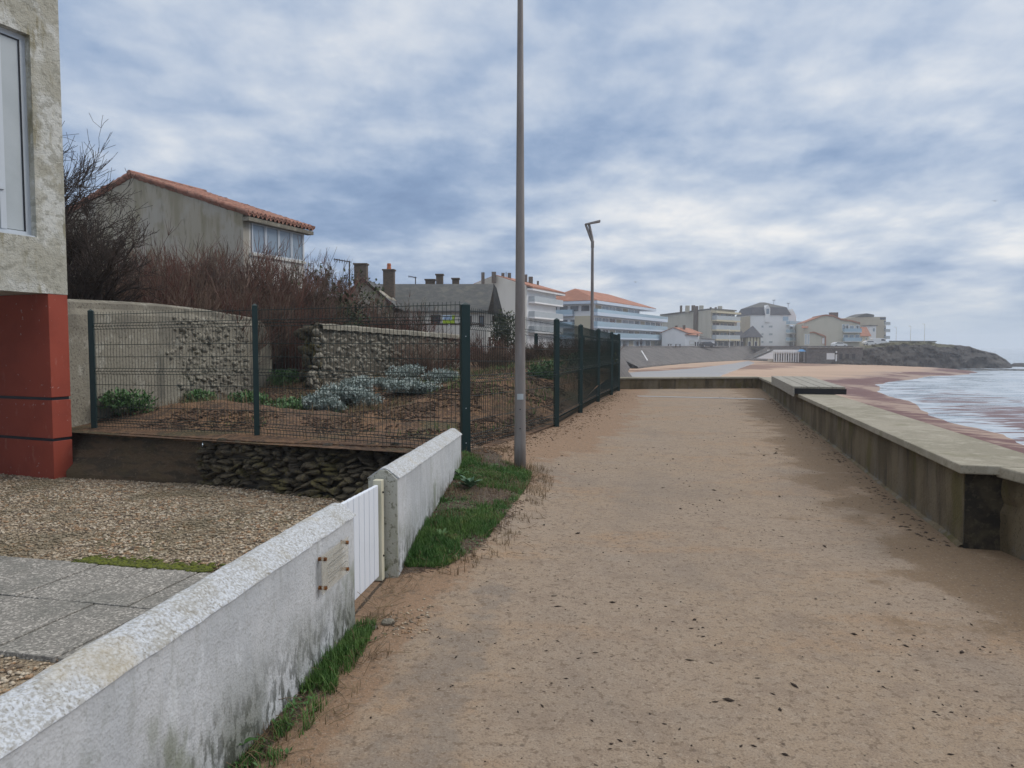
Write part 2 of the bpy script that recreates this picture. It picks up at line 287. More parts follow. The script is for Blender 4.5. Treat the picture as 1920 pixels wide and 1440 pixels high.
MT['paleleaf'] = mat('pale_green_leaf', (.13, .21, .13), .65, [dict(s=8, lo=.4, hi=.6, c=(.08, .15, .09))])
MT['silver'] = mat('silver_leaf', (.33, .38, .36), .85, [dict(s=6, lo=.42, hi=.6, c=(.22, .27, .25), f=.8), dict(s=2, lo=.55, hi=.66, c=(.42, .46, .43), f=.7)])
MT['twig'] = mat('reddish_tamarisk_twig', (.135, .058, .044), .9, [dict(s=.7, lo=.40, hi=.60, c=(.20, .095, .07), f=.8), dict(s=1.3, lo=.52, hi=.66, c=(.065, .042, .032), f=.9)], var=.22)
MT['twig2'] = mat('grey_brown_tamarisk_twig', (.125, .075, .058), .9, [dict(s=.9, lo=.40, hi=.60, c=(.16, .115, .085), f=.8), dict(s=1.6, lo=.52, hi=.66, c=(.06, .045, .038), f=.9)], var=.25)
MT['darktwig'] = mat('dark_bare_bark', (.038, .028, .024), .9, [dict(s=1.5, lo=.45, hi=.6, c=(.06, .042, .034))])
MT['evergreen'] = mat('dull_evergreen_leaf', (.035, .05, .022), .8, [dict(s=2, lo=.4, hi=.6, c=(.065, .075, .035))])
MT['sign_w'] = mat('pale_blue_sign', (.55, .68, .78), .5); MT['sign_g'] = mat('lime_green_sign', (.33, .46, .03), .5)
MT['sign_b'] = mat('blue_lettering', (.08, .16, .36), .6)
MT['carpaint_d'] = mat('dark_car_paint', (.02, .022, .026), .25, spec=.6); MT['carpaint_w'] = mat('white_car_paint', (.75, .76, .78), .25, spec=.6)
MT['tyre'] = mat('tyre_rubber', (.02, .02, .02), .8); MT['rim'] = mat('wheel_rim', (.4, .4, .42), .3, metallic=.8)
MT['cloth'] = mat('dark_coat', (.035, .035, .045), .9); MT['trouser'] = mat('dark_trousers', (.02, .022, .035), .9)
MT['skin'] = mat('skin', (.5, .3, .22), .6); MT['hair'] = mat('brown_hair', (.05, .03, .02), .8)
MT['blue'] = mat('blue_canopy', (.06, .25, .50), .6); MT['gullw'] = mat('gull_plumage', (.35, .36, .38), .8)
MT['debris'] = mat('dark_beach_bits', (.045, .032, .025), .9, [dict(t='cell', s=3, lo=.7, hi=.8, c=(.20, .16, .12))])
# thin clear acrylic for the plaque
m = bpy.data.materials.new('clear_acrylic'); m.use_nodes = True
b = m.node_tree.nodes['Principled BSDF']; b.inputs['Base Color'].default_value = (.58, .56, .48, 1); b.inputs['Roughness'].default_value = .25; b.inputs['Alpha'].default_value = .36
MT['acrylic'] = m

# ---------------------------------------------------------------- mesh helpers
def tag(o, label=None, cat=None, group=None, kind=None):
    if label: o['label'] = label
    if cat: o['category'] = cat
    if group: o['group'] = group
    if kind: o['kind'] = kind
    return o
def link(o, parent=None):
    col.objects.link(o)
    if parent is not None: o.parent = parent
    return o
def empty(name, loc=(0, 0, 0), label=None, cat=None, group=None, kind=None):
    o = link(bpy.data.objects.new(name, None)); o.location = loc; o.empty_display_size = .2
    bpy.context.view_layer.update()
    return tag(o, label, cat, group, kind)
def np_mesh(name, V, F, m, parent=None, smooth=False, attrs=None):
    """V (n,3) world coords; F array (m,3|4) or list of arrays"""
    V = np.asarray(V, dtype=np.float32).reshape(-1, 3)
    if parent is not None:
        V = V-np.array(parent_world(parent), dtype=np.float32)
    Fs = F if isinstance(F, list) else [F]
    me = bpy.data.meshes.new(name)
    me.vertices.add(len(V)); me.vertices.foreach_set('co', V.ravel())
    nl = sum(f.size for f in Fs); npol = sum(len(f) for f in Fs)
    me.loops.add(nl); me.polygons.add(npol)
    me.loops.foreach_set('vertex_index', np.concatenate([f.ravel() for f in Fs]).astype(np.int32))
    tot = np.concatenate([np.full(len(f), f.shape[1]) for f in Fs]); st = np.concatenate([[0], np.cumsum(tot)[:-1]])
    me.polygons.foreach_set('loop_start', st.astype(np.int32))
    me.update(calc_edges=True)
    if smooth: me.polygons.foreach_set('use_smooth', np.ones(npol, dtype=bool))
    if attrs:
        for k, a in attrs.items():
            at = me.attributes.new(k, 'FLOAT', 'POINT'); at.data.foreach_set('value', np.asarray(a, dtype=np.float32).ravel())
    me.validate()
    me.materials.append(MT[m] if isinstance(m, str) else m)
    return link(bpy.data.objects.new(name, me), parent)
def parent_world(p):
    v = Vector((0, 0, 0))
    while p is not None: v = v+p.location; p = p.parent
    return v
class MB:
    def __init__(s): s.v = []; s.f = []
    def poly(s, pts, faces):
        b = len(s.v); s.v += [tuple(p) for p in pts]; s.f += [tuple(b+i for i in f) for f in faces]; return s
    def box(s, x0, x1, y0, y1, z0, z1): return s.obox((x0, y0), (x1, y0), y1-y0, z0, z1)
    def obox(s, a, b, d, z0, z1, z0b=None, z1b=None):
        """box whose front edge goes a->b in plan, depth d to the left of a->b"""
        a = Vector(a[:2]); b = Vector(b[:2]); n = Vector((-(b-a).y, (b-a).x)).normalized()*d
        z0b = z0 if z0b is None else z0b; z1b = z1 if z1b is None else z1b
        q = [a, b, b+n, a+n]; zl = [z0, z0b, z0b, z0]; zh = [z1, z1b, z1b, z1]
        P = [(p.x, p.y, z) for p, z in zip(q, zl)]+[(p.x, p.y, z) for p, z in zip(q, zh)]
        return s.poly(P, [(3, 2, 1, 0), (4, 5, 6, 7), (0, 1, 5, 4), (1, 2, 6, 5), (2, 3, 7, 6), (3, 0, 4, 7)])
    def prism(s, plan, z0, z1):
        n = len(plan); zt = z1 if hasattr(z1, '__len__') else [z1]*n
        P = [(p[0], p[1], z0) for p in plan]+[(p[0], p[1], z) for p, z in zip(plan, zt)]
        return s.poly(P, [tuple(reversed(range(n))), tuple(range(n, 2*n))]+[(i, (i+1) % n, n+(i+1) % n, n+i) for i in range(n)])
    def extr(s, pts, d):
        """closed 3-D outline extruded by vector d"""
        n = len(pts); d = Vector(d); P = [tuple(p) for p in pts]+[tuple(Vector(p)+d) for p in pts]
        return s.poly(P, [tuple(range(n)), tuple(reversed(range(n, 2*n)))]+[((i+1) % n, i, n+i, n+(i+1) % n) for i in range(n)])
    def tube(s, pts, rad, k=8, cap=True):
        pts = [Vector(p) for p in pts]; b = len(s.v); n = len(pts)
        rad = rad if hasattr(rad, '__len__') else [rad]*n
        for i, p in enumerate(pts):
            tg = (pts[min(i+1, n-1)]-pts[max(i-1, 0)]).normalized(); up = Vector((0, 0, 1)) if abs(tg.z) < .95 else Vector((1, 0, 0))
            a = tg.cross(up).normalized(); c = tg.cross(a)
            for j in range(k):
                an = 2*math.pi*(j+.5)/k; s.v.append(tuple(p+(a*math.cos(an)+c*math.sin(an))*rad[i]))
        for i in range(n-1):
            for j in range(k): s.f.append((b+i*k+j, b+i*k+(j+1) % k, b+(i+1)*k+(j+1) % k, b+(i+1)*k+j))
        if cap: s.f += [tuple(b+j for j in reversed(range(k))), tuple(b+(n-1)*k+j for j in range(k))]
        return s
    def build(s, name, m, parent=None, smooth=False, bevel=0):
        off = parent_world(parent) if parent is not None else Vector((0, 0, 0))
        me = bpy.data.meshes.new(name); me.from_pydata([(v[0]-off.x, v[1]-off.y, v[2]-off.z) for v in s.v], [], s.f); me.update()
        me.materials.append(MT[m] if isinstance(m, str) else m)
        if smooth: me.polygons.foreach_set('use_smooth', [True]*len(me.polygons))
        o = link(bpy.data.objects.new(name, me), parent)
        if bevel:
            bm = o.modifiers.new('bevel', 'BEVEL'); bm.width = bevel; bm.segments = 2; bm.limit_method = 'ANGLE'
        return o
def grid_faces(nu, nv):
    i, j = np.meshgrid(np.arange(nu-1), np.arange(nv-1), indexing='ij'); a = i*nv+j
    return np.stack([a, a+nv, a+nv+1, a+1], -1).reshape(-1, 4)
# smooth value noise
_tab = rng.random((64, 64))
def vn(x, y, s=1., seed=0):
    x = np.asarray(x, float)*s+seed*7.31; y = np.asarray(y, float)*s+seed*3.17
    xi = np.floor(x).astype(int); yi = np.floor(y).astype(int); fx = x-xi; fy = y-yi; fx = fx*fx*(3-2*fx); fy = fy*fy*(3-2*fy)
    g = lambda a, b: _tab[a % 64, b % 64]
    return (g(xi, yi)*(1-fx)+g(xi+1, yi)*fx)*(1-fy)+(g(xi, yi+1)*(1-fx)+g(xi+1, yi+1)*fx)*fy-.5
def fbm(x, y, s=1., seed=0, o=4):
    return sum(vn(x, y, s*2**k, seed+k)*.5**k for k in range(o))
def sm(a, b, x): u = np.clip((np.asarray(x, float)-a)/(b-a), 0, 1); return u*u*(3-2*u)
def tubes_np(P, Rr, k=3):
    """P (T,n,3), Rr (T,n) -> V, F"""
    T, n, _ = P.shape; tg = np.empty_like(P); tg[:, 1:-1] = P[:, 2:]-P[:, :-2]; tg[:, 0] = P[:, 1]-P[:, 0]; tg[:, -1] = P[:, -1]-P[:, -2]
    tg /= np.linalg.norm(tg, axis=2, keepdims=True)+1e-9
    a = np.cross(tg, np.array([.31, .95, .05])); a /= np.linalg.norm(a, axis=2, keepdims=True)+1e-9; c = np.cross(tg, a)
    an = 2*np.pi*np.arange(k)/k
    V = P[:, :, None, :]+(a[:, :, None, :]*np.cos(an)[None, None, :, None]+c[:, :, None, :]*np.sin(an)[None, None, :, None])*Rr[:, :, None, None]
    b = np.arange(T)[:, None, None]*n*k; i = np.arange(n-1)[None, :, None]*k; j = np.arange(k)[None, None, :]; j2 = (j+1) % k
    F = np.stack([b+i+j, b+i+j2, b+i+k+j2, b+i+k+j], -1).reshape(-1, 4)
    return V.reshape(-1, 3), F
def scatter(Vt, Ft, pos, scl, rot_z, tilt=None):
    """copies of a template; Vt (a,3), Ft (b,k); pos (N,3), scl (N,3), rot (N,), tilt (N,)"""
    N = len(pos); V = Vt[None]*scl[:, None, :]
    if tilt is not None:
        c, s = np.cos(tilt)[:, None], np.sin(tilt)[:, None]; y = V[..., 1]*c-V[..., 2]*s; z = V[..., 1]*s+V[..., 2]*c; V = np.stack([V[..., 0], y, z], -1)
    c, s = np.cos(rot_z)[:, None], np.sin(rot_z)[:, None]; x = V[..., 0]*c-V[..., 1]*s; y = V[..., 0]*s+V[..., 1]*c
    V = np.stack([x, y, V[..., 2]], -1)+pos[:, None, :]
    F = Ft[None]+(np.arange(N)*len(Vt))[:, None, None]
    return V.reshape(-1, 3), F.reshape(-1, Ft.shape[1])
OCT_V = np.array([(1, 0, 0), (-1, 0, 0), (0, 1, 0), (0, -1, 0), (0, 0, 1), (0, 0, -1), ], float)
OCT_F = np.array([(0, 2, 4), (2, 1, 4), (1, 3, 4), (3, 0, 4), (2, 0, 5), (1, 2, 5), (3, 1, 5), (0, 3, 5)])
BLADE_V = np.array([(-.5, 0, 0), (.5, 0, 0), (-.42, .08, .35), (.42, .08, .35), (-.25, .3, .72), (.25, .3, .72), (0, .62, .95)], float)
BLADE_F = [np.array([(0, 1, 3, 2), (2, 3, 5, 4)]), np.array([(4, 5, 6)])]
LEAF_V = np.array([(0, 0, 0), (-.5, .35, .12), (0, .35, .04), (.5, .35, .12), (-.38, .75, .16), (0, .78, .10), (.38, .75, .16), (0, 1.05, .06)], float)
LEAF_F = np.array([(0, 2, 1, 1), (0, 3, 2, 2), (1, 2, 5, 4), (2, 3, 6, 5), (4, 5, 7, 7), (5, 6, 7, 7)])
LEAF_T = [np.array([(0, 2, 1), (0, 3, 2), (4, 5, 7), (5, 6, 7)]), np.array([(1, 2, 5, 4), (2, 3, 6, 5)])]
def scatter2(Vt, Fl, pos, scl, rot, tilt=None):
    V = None; Fs = []
    for Ft in Fl: V, F = scatter(Vt, Ft, pos, scl, rot, tilt); Fs.append(F)
    return V, Fs

# ================================================================ plan of the place
def xw1(y): return -.741+.129*(y-3.3)               # right face of the near white wall
W2A = Vector((-.649, 4.015)); W2B = Vector((-.488, 6.8))
FP = [G(873, 850, .17), G(1043, 800, .10), G(1088, 773, .08), G(1121, 753, .05), G(1146, 740, .03), G(1159.5, 733, .0)]
_ly = [-6, 3.3, 4.0, 6.8, FP[0].y, FP[1].y, FP[5].y, 24]
_lx = [xw1(-6)-.08, xw1(3.3)-.08, W2A.x-.08, W2B.x-.08, FP[0].x-.1, FP[1].x-.1, FP[5].x-.05, FP[5].x+.3]
def Lx(y): return np.interp(y, _ly, _lx)
PIL = G(1805, 1027, 0); FC = G(1427, 728, 0)       # foot of the buttress, far inner corner
FL = G(1150, 730, 0)
def Rx(y): return np.interp(y, [-6, PIL.y, FC.y, FC.y+2], [PIL.x+.22, PIL.x+.22, FC.x, FC.x+.5])
def bank(y): return np.interp(y, [2.0, 3.35, 4.0, 4.6, 6.8, 8, 11, 16, 21], [.02, .01, .03, .09, .20, .17, .10, .05, 0])
def path_z(x, y):
    d = np.asarray(x)-Lx(y)-.06
    h = bank(y)*np.exp(-(np.maximum(d, 0)/.62)**2)
    return h+.012*fbm(x, y, 3.5, 2, 3)*np.exp(-np.maximum(d, 0)/1.5)+.004*fbm(x, y, 1.2, 4, 2)

# ---------------- promenade path
ny, nx = 420, 90
yy = np.concatenate([np.linspace(-5, 0, 30, endpoint=False), np.linspace(0, 24.2, ny-30)]); u = np.linspace(0, 1, nx)**1.4
Y = np.repeat(yy, nx); U = np.tile(u, ny); ex = .05+.75*sm(7.3, 9, Y); X = Lx(Y)-ex+(Rx(Y)+.5-Lx(Y)+ex)*U
D = X-Lx(Y); 
margin = np.exp(-(np.maximum(D, 0)/np.interp(Y, [0, 3, 5, 7, 9, 14, 22], [.42, .40, .55, .95, 1.15, 1.2, 1.0]))**2)
rm = np.exp(-((Rx(Y)-X)/1.1)**2)
ew = np.interp(Y, [0, 3.2, 3.45, 4.0, 4.2, 4.8, 6.2, 7.2, 7.9, 8.3], [.17, .17, .02, .02, .40, .60, .74, .85, .5, .02])
earth = sm(1.25, .55, D/ew)*(D > 0)
slab = np.exp(-((D-.60)/.28)**2)*sm(5.5, 3.0, Y)
np_mesh('promenade_path', np.stack([X, Y, path_z(X, Y)], 1), grid_faces(ny, nx), 'path', smooth=True, attrs={'earth': earth, 'margin': margin, 'rmargin': rm, 'slab': slab})['kind'] = 'structure'
# pale joint of the far slab
mb = MB(); a = G(1190, 743, .005); b_ = G(1438, 749, .005); mb.poly([a, b_, b_+Vector((0, .28, 0)), a+Vector((0, .28, 0))], [(0, 1, 2, 3)])
tag(mb.build('path_joint', 'slip'), kind='structure')

# ---------------- yard: gravel bed, slab strip
YZ = -.42
mb = MB(); 
xs = np.linspace(-16, 0, 81); ys = np.linspace(-5, 12, 86); XX, YY = np.meshgrid(xs, ys, indexing='ij')
XX = np.minimum(XX, np.where(YY < 4, xw1(YY), np.interp(YY, [4, 6.8, 9], [W2A.x, W2B.x, -.3]))-.12)
np_mesh('gravel_yard', np.stack([XX.ravel(), YY.ravel(), (YZ+.02*fbm(XX, YY, .8, 3)).ravel()], 1), grid_faces(81, 86), 'gravel', smooth=True)['kind'] = 'structure'
N = 52000; x = rng.uniform(-8.2, -.75, N); y = rng.uniform(3.2, 9.9, N)**1.0
SA, SB = G(0, 1049, YZ), G(365, 1079, YZ); SC, SD = G(0, 1155, YZ), G(200, 1183, YZ)
def strip_y0(x): return np.interp(x, [SC.x-3, SC.x, SD.x, SD.x+3], [SC.y+.12, SC.y, SD.y, SD.y-.35])
def strip_y1(x): return np.interp(x, [SA.x-3, SA.x, SB.x, SB.x+3], [SA.y+.12, SA.y, SB.y, SB.y-.35])
keep = (x < xw1(y)-.2) & ~((y > strip_y0(x)) & (y < strip_y1(x))); x = x[keep]; y = y[keep]; N = len(x)
s = rng.uniform(.007, .021, N); P = np.stack([x, y, YZ+.02*fbm(x, y, .8, 3)+.006], 1)
V, F = scatter(OCT_V+rng.normal(0, .12, OCT_V.shape), OCT_F, P, np.stack([s*rng.uniform(.8, 1.6, N), s, s*.6], 1), rng.uniform(0, 6.28, N), rng.uniform(-.5, .5, N))
tag(np_mesh('gravel', V, F, 'stone_bits'), 'loose beige gravel covering the sunken yard beside the red pillar', 'gravel', kind='stuff')
dirs = (SB-SA).normalized(); nrm = Vector((dirs.y, -dirs.x, 0)); wdt = (SA-SC).length; 
k = 0
L0 = SA-dirs*2.6
for r in range(2):
    for c in range(20):
        hw = wdt/2; o0 = L0+nrm*(hw*r)+dirs*(.45*c+.2*r)
        ln = .45-.016
        a = o0; b_ = a+dirs*ln; q = b_+nrm*(hw-.016); e = a+nrm*(hw-.016)
        if q.x > xw1(q.y)-.18: continue
        mb = MB().prism([(p.x, p.y) for p in (e, q, b_, a)], YZ-.02, YZ+.035+random.uniform(-.003, .003))
        o = mb.build('paving_slab', 'slab', bevel=.004)
        tag(o, 'square washed-pebble paving slab in the grey two-row strip across the gravel yard', 'paving slab', 'paving slabs laid across the gravel yard')
# moss along the slab edge
N = 700; tt = rng.uniform(.42, 1.05, N); P = np.array([SA+(SB-SA)*q for q in tt])+np.stack([rng.normal(0, .03, N), np.abs(rng.normal(0, .08, N)), np.full(N, .035)], 1)
s = rng.uniform(.012, .035, N); V, F = scatter(OCT_V, OCT_F, P, np.stack([s, s, s*.35], 1), rng.uniform(0, 6.28, N))
tag(np_mesh('moss', V, F, 'moss'), 'yellow-green moss along the far edge of the slab strip', 'moss', kind='stuff')

# ================================================================ white walls and gate
def gable_wall(name, A, B, zb, ea, eb, th, label, coping_ext=.0):
    """A,B right-face foot ends, eave heights ea, eb; rise .05; body + coping"""
    root = empty(name, (A[0], A[1], 0), label, 'wall')
    A = Vector(A[:2]); B = Vector(B[:2]); d = (B-A).normalized(); n = Vector((-d.y, d.x)); L = (B-A).length
    ns = max(4, int(L/.04)); V = []; 
    # body: right face wavy, both faces
    zs = np.linspace(0, 1, 14)
    for i in range(ns+1):
        p = A+d*(L*i/ns); e = ea+(eb-ea)*i/ns
        ring = [(0., zb+(e-zb)*q) for q in zs]+[(th, e), (th, zb)]
        for (o, z) in ring:
            w_ = .006*float(fbm(i*.04*2+o, z*3, 2.2, 5)) if o == 0 else 0
            V.append((p.x+n.x*(o+w_), p.y+n.y*(o+w_), z))
    m_ = len(zs)+2; b = MB(); b.v = V
    for i in range(ns):
        for j in range(m_): j2 = (j+1) % m_; b.f.append((i*m_+j, (i+1)*m_+j, (i+1)*m_+j2, i*m_+j2))
    b.f += [tuple(range(m_)), tuple(ns*m_+j for j in reversed(range(m_)))]
    b.build('body', 'white', root)
    prof = [(-.012, 0), (-.008, .006), (.052, .052), (.068, .058), (.092, .058), (.108, .052), (th+.008, .006), (th+.012, 0)]
    b = MB(); m_ = len(prof)
    for i in range(ns+1):
        p = A+d*(L*i/ns+(-coping_ext if i == 0 else coping_ext if i == ns else 0)); e = ea+(eb-ea)*i/ns+.0015
        for j, (o, z) in enumerate(prof):
            w_ = .004*float(fbm(i*.4, j*1.3, 1.7, 8)); b.v.append((p.x+n.x*(o+w_), p.y+n.y*(o+w_), e+z+w_*.8))
    for i in range(ns):
        for j in range(m_): j2 = (j+1) % m_; b.f.append((i*m_+j, (i+1)*m_+j, (i+1)*m_+j2, i*m_+j2))
    b.f += [tuple(range(m_)), tuple(ns*m_+j for j in reversed(range(m_)))]
    b.build('coping', 'coping', root)
    return root, A, B, d, n
wall1, *_ = gable_wall('low_white_wall', (xw1(-2.6), -2.6), (xw1(3.30), 3.30), -.5, .555, .555, .165, 'long low white rendered wall in the foreground with lichen-spotted coping and a plaque')
wall2, A2, B2, d2, n2_ = gable_wall('low_white_wall', W2A, W2B, -.5, .593, .50, .165, 'short low white wall beyond the gate, ending at the dark green corner post')
b = MB(); e = A2-d2*.006
b.extr([(e.x+n2_.x*o, e.y+n2_.y*o, z) for o, z in ((.0, -.1), (.0, .593), (.058, .645), (.102, .645), (.165, .593), (.165, -.1))], (-d2.x*.012, -d2.y*.012, 0))
b.build('end_face', 'endplaster', wall2)
# gate of vertical boards
ga = Vector((xw1(3.30)-.085, 3.315)); gb = W2A+n2_*.085-d2*.03
gate = empty('board_gate', (ga.x, ga.y, 0), 'white plastic gate of vertical boards between the two low white walls', 'gate')
gd = (gb-ga); gl = gd.length; gd.normalize(); nb = 8; jw = .055
for i in range(nb):
    u0 = (gl-jw)*i/nb; u1 = (gl-jw)*(i+1)/nb-.006; a = ga+gd*u0; c = ga+gd*u1
    zt = .590-.002*i
    MB().obox(a, c, .022, .06, zt).build('board', 'pvc', gate, bevel=.004)
for z in (.14, .46):
    MB().obox(ga+Vector((-gd.y, gd.x))*.0225, ga+gd*(gl-jw)+Vector((-gd.y, gd.x))*.0225, .025, z, z+.06).build('rail', 'pvc', gate)
a = ga+gd*(gl-jw+.002)
b = MB().obox(a-Vector((-gd.y, gd.x))*.015, a+gd*.045-Vector((-gd.y, gd.x))*.015, .05, .03, .60); jb = b.build('hinge_post', 'jamb', gate, bevel=.004)
b = MB()
for z in (.17, .53): 
    c = a+gd*.022-Vector((-gd.y, gd.x))*.0155; MB().tube([(c.x, c.y, z), (c.x+.003, c.y-.004, z)], .006, 6).build('screw', 'black', jb)
# plaque on the near wall
pa, pb = 2.70, 3.10
def wp(y, o, z): 
    d = Vector((.129, 1)).normalized(); n = Vector((d.y, -d.x)); return Vector((xw1(y)+n.x*o, y+n.y*o, z))
PY0 = 2.86; PY1 = 3.16
zt, zb_ = .495, .335
plq = empty('plaque', wp(3.0, 0, .32), 'clear plaque with faint text on four rusty standoffs on the near white wall', 'plaque')
b = MB(); b.extr([wp(PY0, .022, zb_), wp(PY1, .022, zb_), wp(PY1, .022, zt), wp(PY0, .022, zt)], wp(0, .004, 0)-wp(0, 0, 0)); pl = b.build('plate', 'acrylic', plq)
b = MB()
for r, (z, f0, f1) in enumerate(((.462, .42, .80), (.438, .22, .86), (.424, .18, .86), (.405, .20, .30), (.392, .20, .90), (.378, .22, .86), (.362, .22, .45))):
    q = f0; b = MB()
    while q < f1:
        l = random.uniform(.04, .12); e1 = min(q+l, f1); y0 = PY0+(PY1-PY0)*q; y1 = PY0+(PY1-PY0)*e1
        b.poly([wp(y0, .0275, z), wp(y1, .0275, z), wp(y1, .0275, z+.004), wp(y0, .0275, z+.004)], [(0, 1, 2, 3)]); q = e1+.018
    b.build('text_line', 'ink', pl)
for yv in (PY0+.025, PY1-.025):
    for z in (zb_+.02, zt-.02):
        b = MB(); b.tube([wp(yv, -.003, z), wp(yv, .034, z)], .0085, 10); b.build('bolt', 'rust', plq)

# ================================================================ sea-side parapet
def coping_path(pts, off0, off1): pass
para = empty('sea_parapet', (PIL.x, PIL.y, 0), 'long mossy concrete parapet running along the sea side of the promenade', 'parapet wall')
pd = (Vector((FC.x, FC.y))-Vector((PIL.x, PIL.y))); pl_ = pd.length; pd.normalize(); pn = Vector((pd.y, -pd.x))   # pn: to the sea
zN = W(1790, 868, PIL.y-.02).z; zF = W(1427, 707, FC.y).z
P0 = Vector((PIL.x, PIL.y)); P1 = Vector((FC.x, FC.y))
b = MB(); ns = 160; m_ = 12
def ptop(s): return zN+(zF-zN)*s/pl_
for i in range(ns+1):
    s_ = pl_*i/ns; p = P0+pd*s_; tz = ptop(s_)-.06
    for j in range(m_):
        z = -.3+(tz+.3)*j/(m_-1); o = .012*float(fbm(s_, z*2, 1.6, 3)); b.v.append((p.x+pn.x*o, p.y+pn.y*o, z))
    for (o, z) in ((.52, tz), (.52, -4.5)): b.v.append((p.x+pn.x*o, p.y+pn.y*o, z))
M_ = m_+2
for i in range(ns):
    for j in range(M_): j2 = (j+1) % M_; b.f.append((i*M_+j, i*M_+j2, (i+1)*M_+j2, (i+1)*M_+j))
b.f += [tuple(reversed(range(M_))), tuple(ns*M_+j for j in range(M_))]
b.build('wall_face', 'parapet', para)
b = MB(); nsl = 9
for k in range(nsl):
    s0 = pl_*k/nsl-(.12 if k == 0 else 0); s1 = pl_*(k+1)/nsl-(0 if k == nsl-1 else .0)+(.0 if k == nsl-1 else -.006)
    dz = random.uniform(-.002, .002); p = P0+pd*s0-pn*.07; q = P0+pd*s1-pn*.07
    b.obox(q, p, .62, ptop(s0)-.06, ptop(s0), None, None) if False else b.obox(q, p, .64, ptop(s1)-.06+dz, ptop(s1)+dz, ptop(s0)-.06+dz, ptop(s0)+dz)
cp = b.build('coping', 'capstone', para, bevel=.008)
# foot fillet of old mortar
b = MB(); ns = 120
for i in range(ns+1):
    s_ = pl_*i/ns; p = P0+pd*s_-pn*(.0); h = .018+.05*max(0, float(fbm(s_, 0, 1.9, 6)))+.012*float(vn(s_, 0, 9, 3)); wd = .035+.10*max(0, float(fbm(s_, 3, 1.7, 2)))+.02*float(vn(s_, 7, 8, 2))
    b.v += [(p.x+pn.x*.02, p.y+pn.y*.02, h), (p.x-pn.x*wd*.5, p.y-pn.y*wd*.5, h*.5), (p.x-pn.x*wd, p.y-pn.y*wd, -.01)]
for i in range(ns): b.f += [(i*3, i*3+3, i*3+4, i*3+1), (i*3+1, i*3+4, i*3+5, i*3+2)]
b.build('foot_fillet', 'parapet', para, smooth=True)
# buttress end + joint
b = MB(); q = P0-pd*.0; 
b.obox(P0+pn*.02, P0+pn*.02-pd*.02, -.25, -.2, zN-.06) if False else None
a = P0-pd*.016; b.prism([(a.x, a.y), ((a+pn*.26).x, (a+pn*.26).y), ((P0+pn*.26+pd*.03).x, (P0+pn*.26+pd*.03).y), ((P0+pd*.003).x, (P0+pd*.003).y)], -.2, zN-.065)
b.build('joint_face', 'tar', para)
# near section of the parapet, runs back past the camera
X0 = PIL.x+.20; Yj = PIL.y-.02
par2 = empty('sea_parapet', (X0, Yj, 0), 'nearest stretch of concrete parapet at the right edge, cracked, beyond the black joint', 'parapet wall')
b = MB(); ns = 120; m_ = 14; y1_ = Yj+.02; y0_ = -4.
for i in range(ns+1):
    y = y1_+(y0_-y1_)*i/ns
    for j in range(m_):
        z = -.3+(zN-.075+.3)*j/(m_-1); o = .02*float(fbm(y, z*2, 2., 4))-(.02 if abs(z-.33-.02*math.sin(y*9)) < .03 else 0)*-1; b.v.append((X0+o, y, z))
    b.v += [(X0+.45, y, zN-.075), (X0+.45, y, -4.5)]
M_ = m_+2
for i in range(ns):
    for j in range(M_): j2 = (j+1) % M_; b.f.append((i*M_+j, i*M_+j2, (i+1)*M_+j2, (i+1)*M_+j))
b.f += [tuple(range(M_)), tuple(ns*M_+j for j in range(M_))]
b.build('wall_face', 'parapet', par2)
b = MB(); 
for k in range(5):
    ya = Yj-.10-1.9*k; yb_ = ya-1.894; b.obox((X0-.08, yb_), (X0-.08, ya), -.60, zN-.075, zN-.003)
b.build('coping', 'capstone', par2, bevel=.01)
MB().obox((X0-.10, Yj-.094), (X0-.10, Yj-.002), -.60, zN-.08, zN-.02).build('joint_filler', 'tar', par2)
# bench on the wall
def ponw(px, py): # point on the parapet line as distance s
    g = ray(px, py)[0]; s = (g*P0.y-P0.x)/(pd.x-g*pd.y); return s
sA = ponw(1504, 745)+.0; sB = ponw(1459, 718)
bench = empty('bench', (*(P0+pd*sA), ptop(sA)), 'long weathered timber bench laid on top of the concrete parapet', 'bench')
zb = max(ptop(sA), ptop(sB))+.004; sl_w = .20
bo = P0+pn*.0
for k in range(4):
    o0 = -.13+k*.215; a = P0+pd*sA+pn*o0; c = P0+pd*sB+pn*o0
    MB().obox(c, a, .20, zb+.10, zb+.135).build('slat', 'timber', bench, bevel=.004)
a = P0+pd*(sA)-pn*.155; c = P0+pd*sB-pn*.155
MB().obox(c, a, .024, zb-.05, zb+.135).build('front_board', 'timber', bench, bevel=.003)
for s_ in (sA+.004, (sA+sB)/2, sB-.07):
    a = P0+pd*s_-pn*.125; MB().obox(a+pd*.06, a, .86, zb+.002, zb+.098) if False else None
    q = [a, a+pd*.06, a+pd*.06+pn*.86, a+pn*.86]; MB().prism([(v.x, v.y) for v in reversed(q)], zb+.002, zb+.098).build('support', 'black', bench)
# far cross wall
cw = empty('cross_parapet', (FL.x, FL.y, 0), 'low concrete parapet closing the far end of the promenade above the beach', 'parapet wall')
ca = Vector((FL.x-.3, FL.y+.05)); cb2 = Vector((FC.x+.35, FC.y+.12))
MB().obox(ca, cb2, .35, -4., zF-.05).build('wall_face', 'parapet', cw)
cdd = (cb2-ca).normalized(); cn = Vector((-cdd.y, cdd.x))
MB().obox(ca-cn*.05, cb2-cn*.05+cdd*-.30, .46, zF-.048, zF+.002).build('coping', 'capstone', cw, bevel=.006)

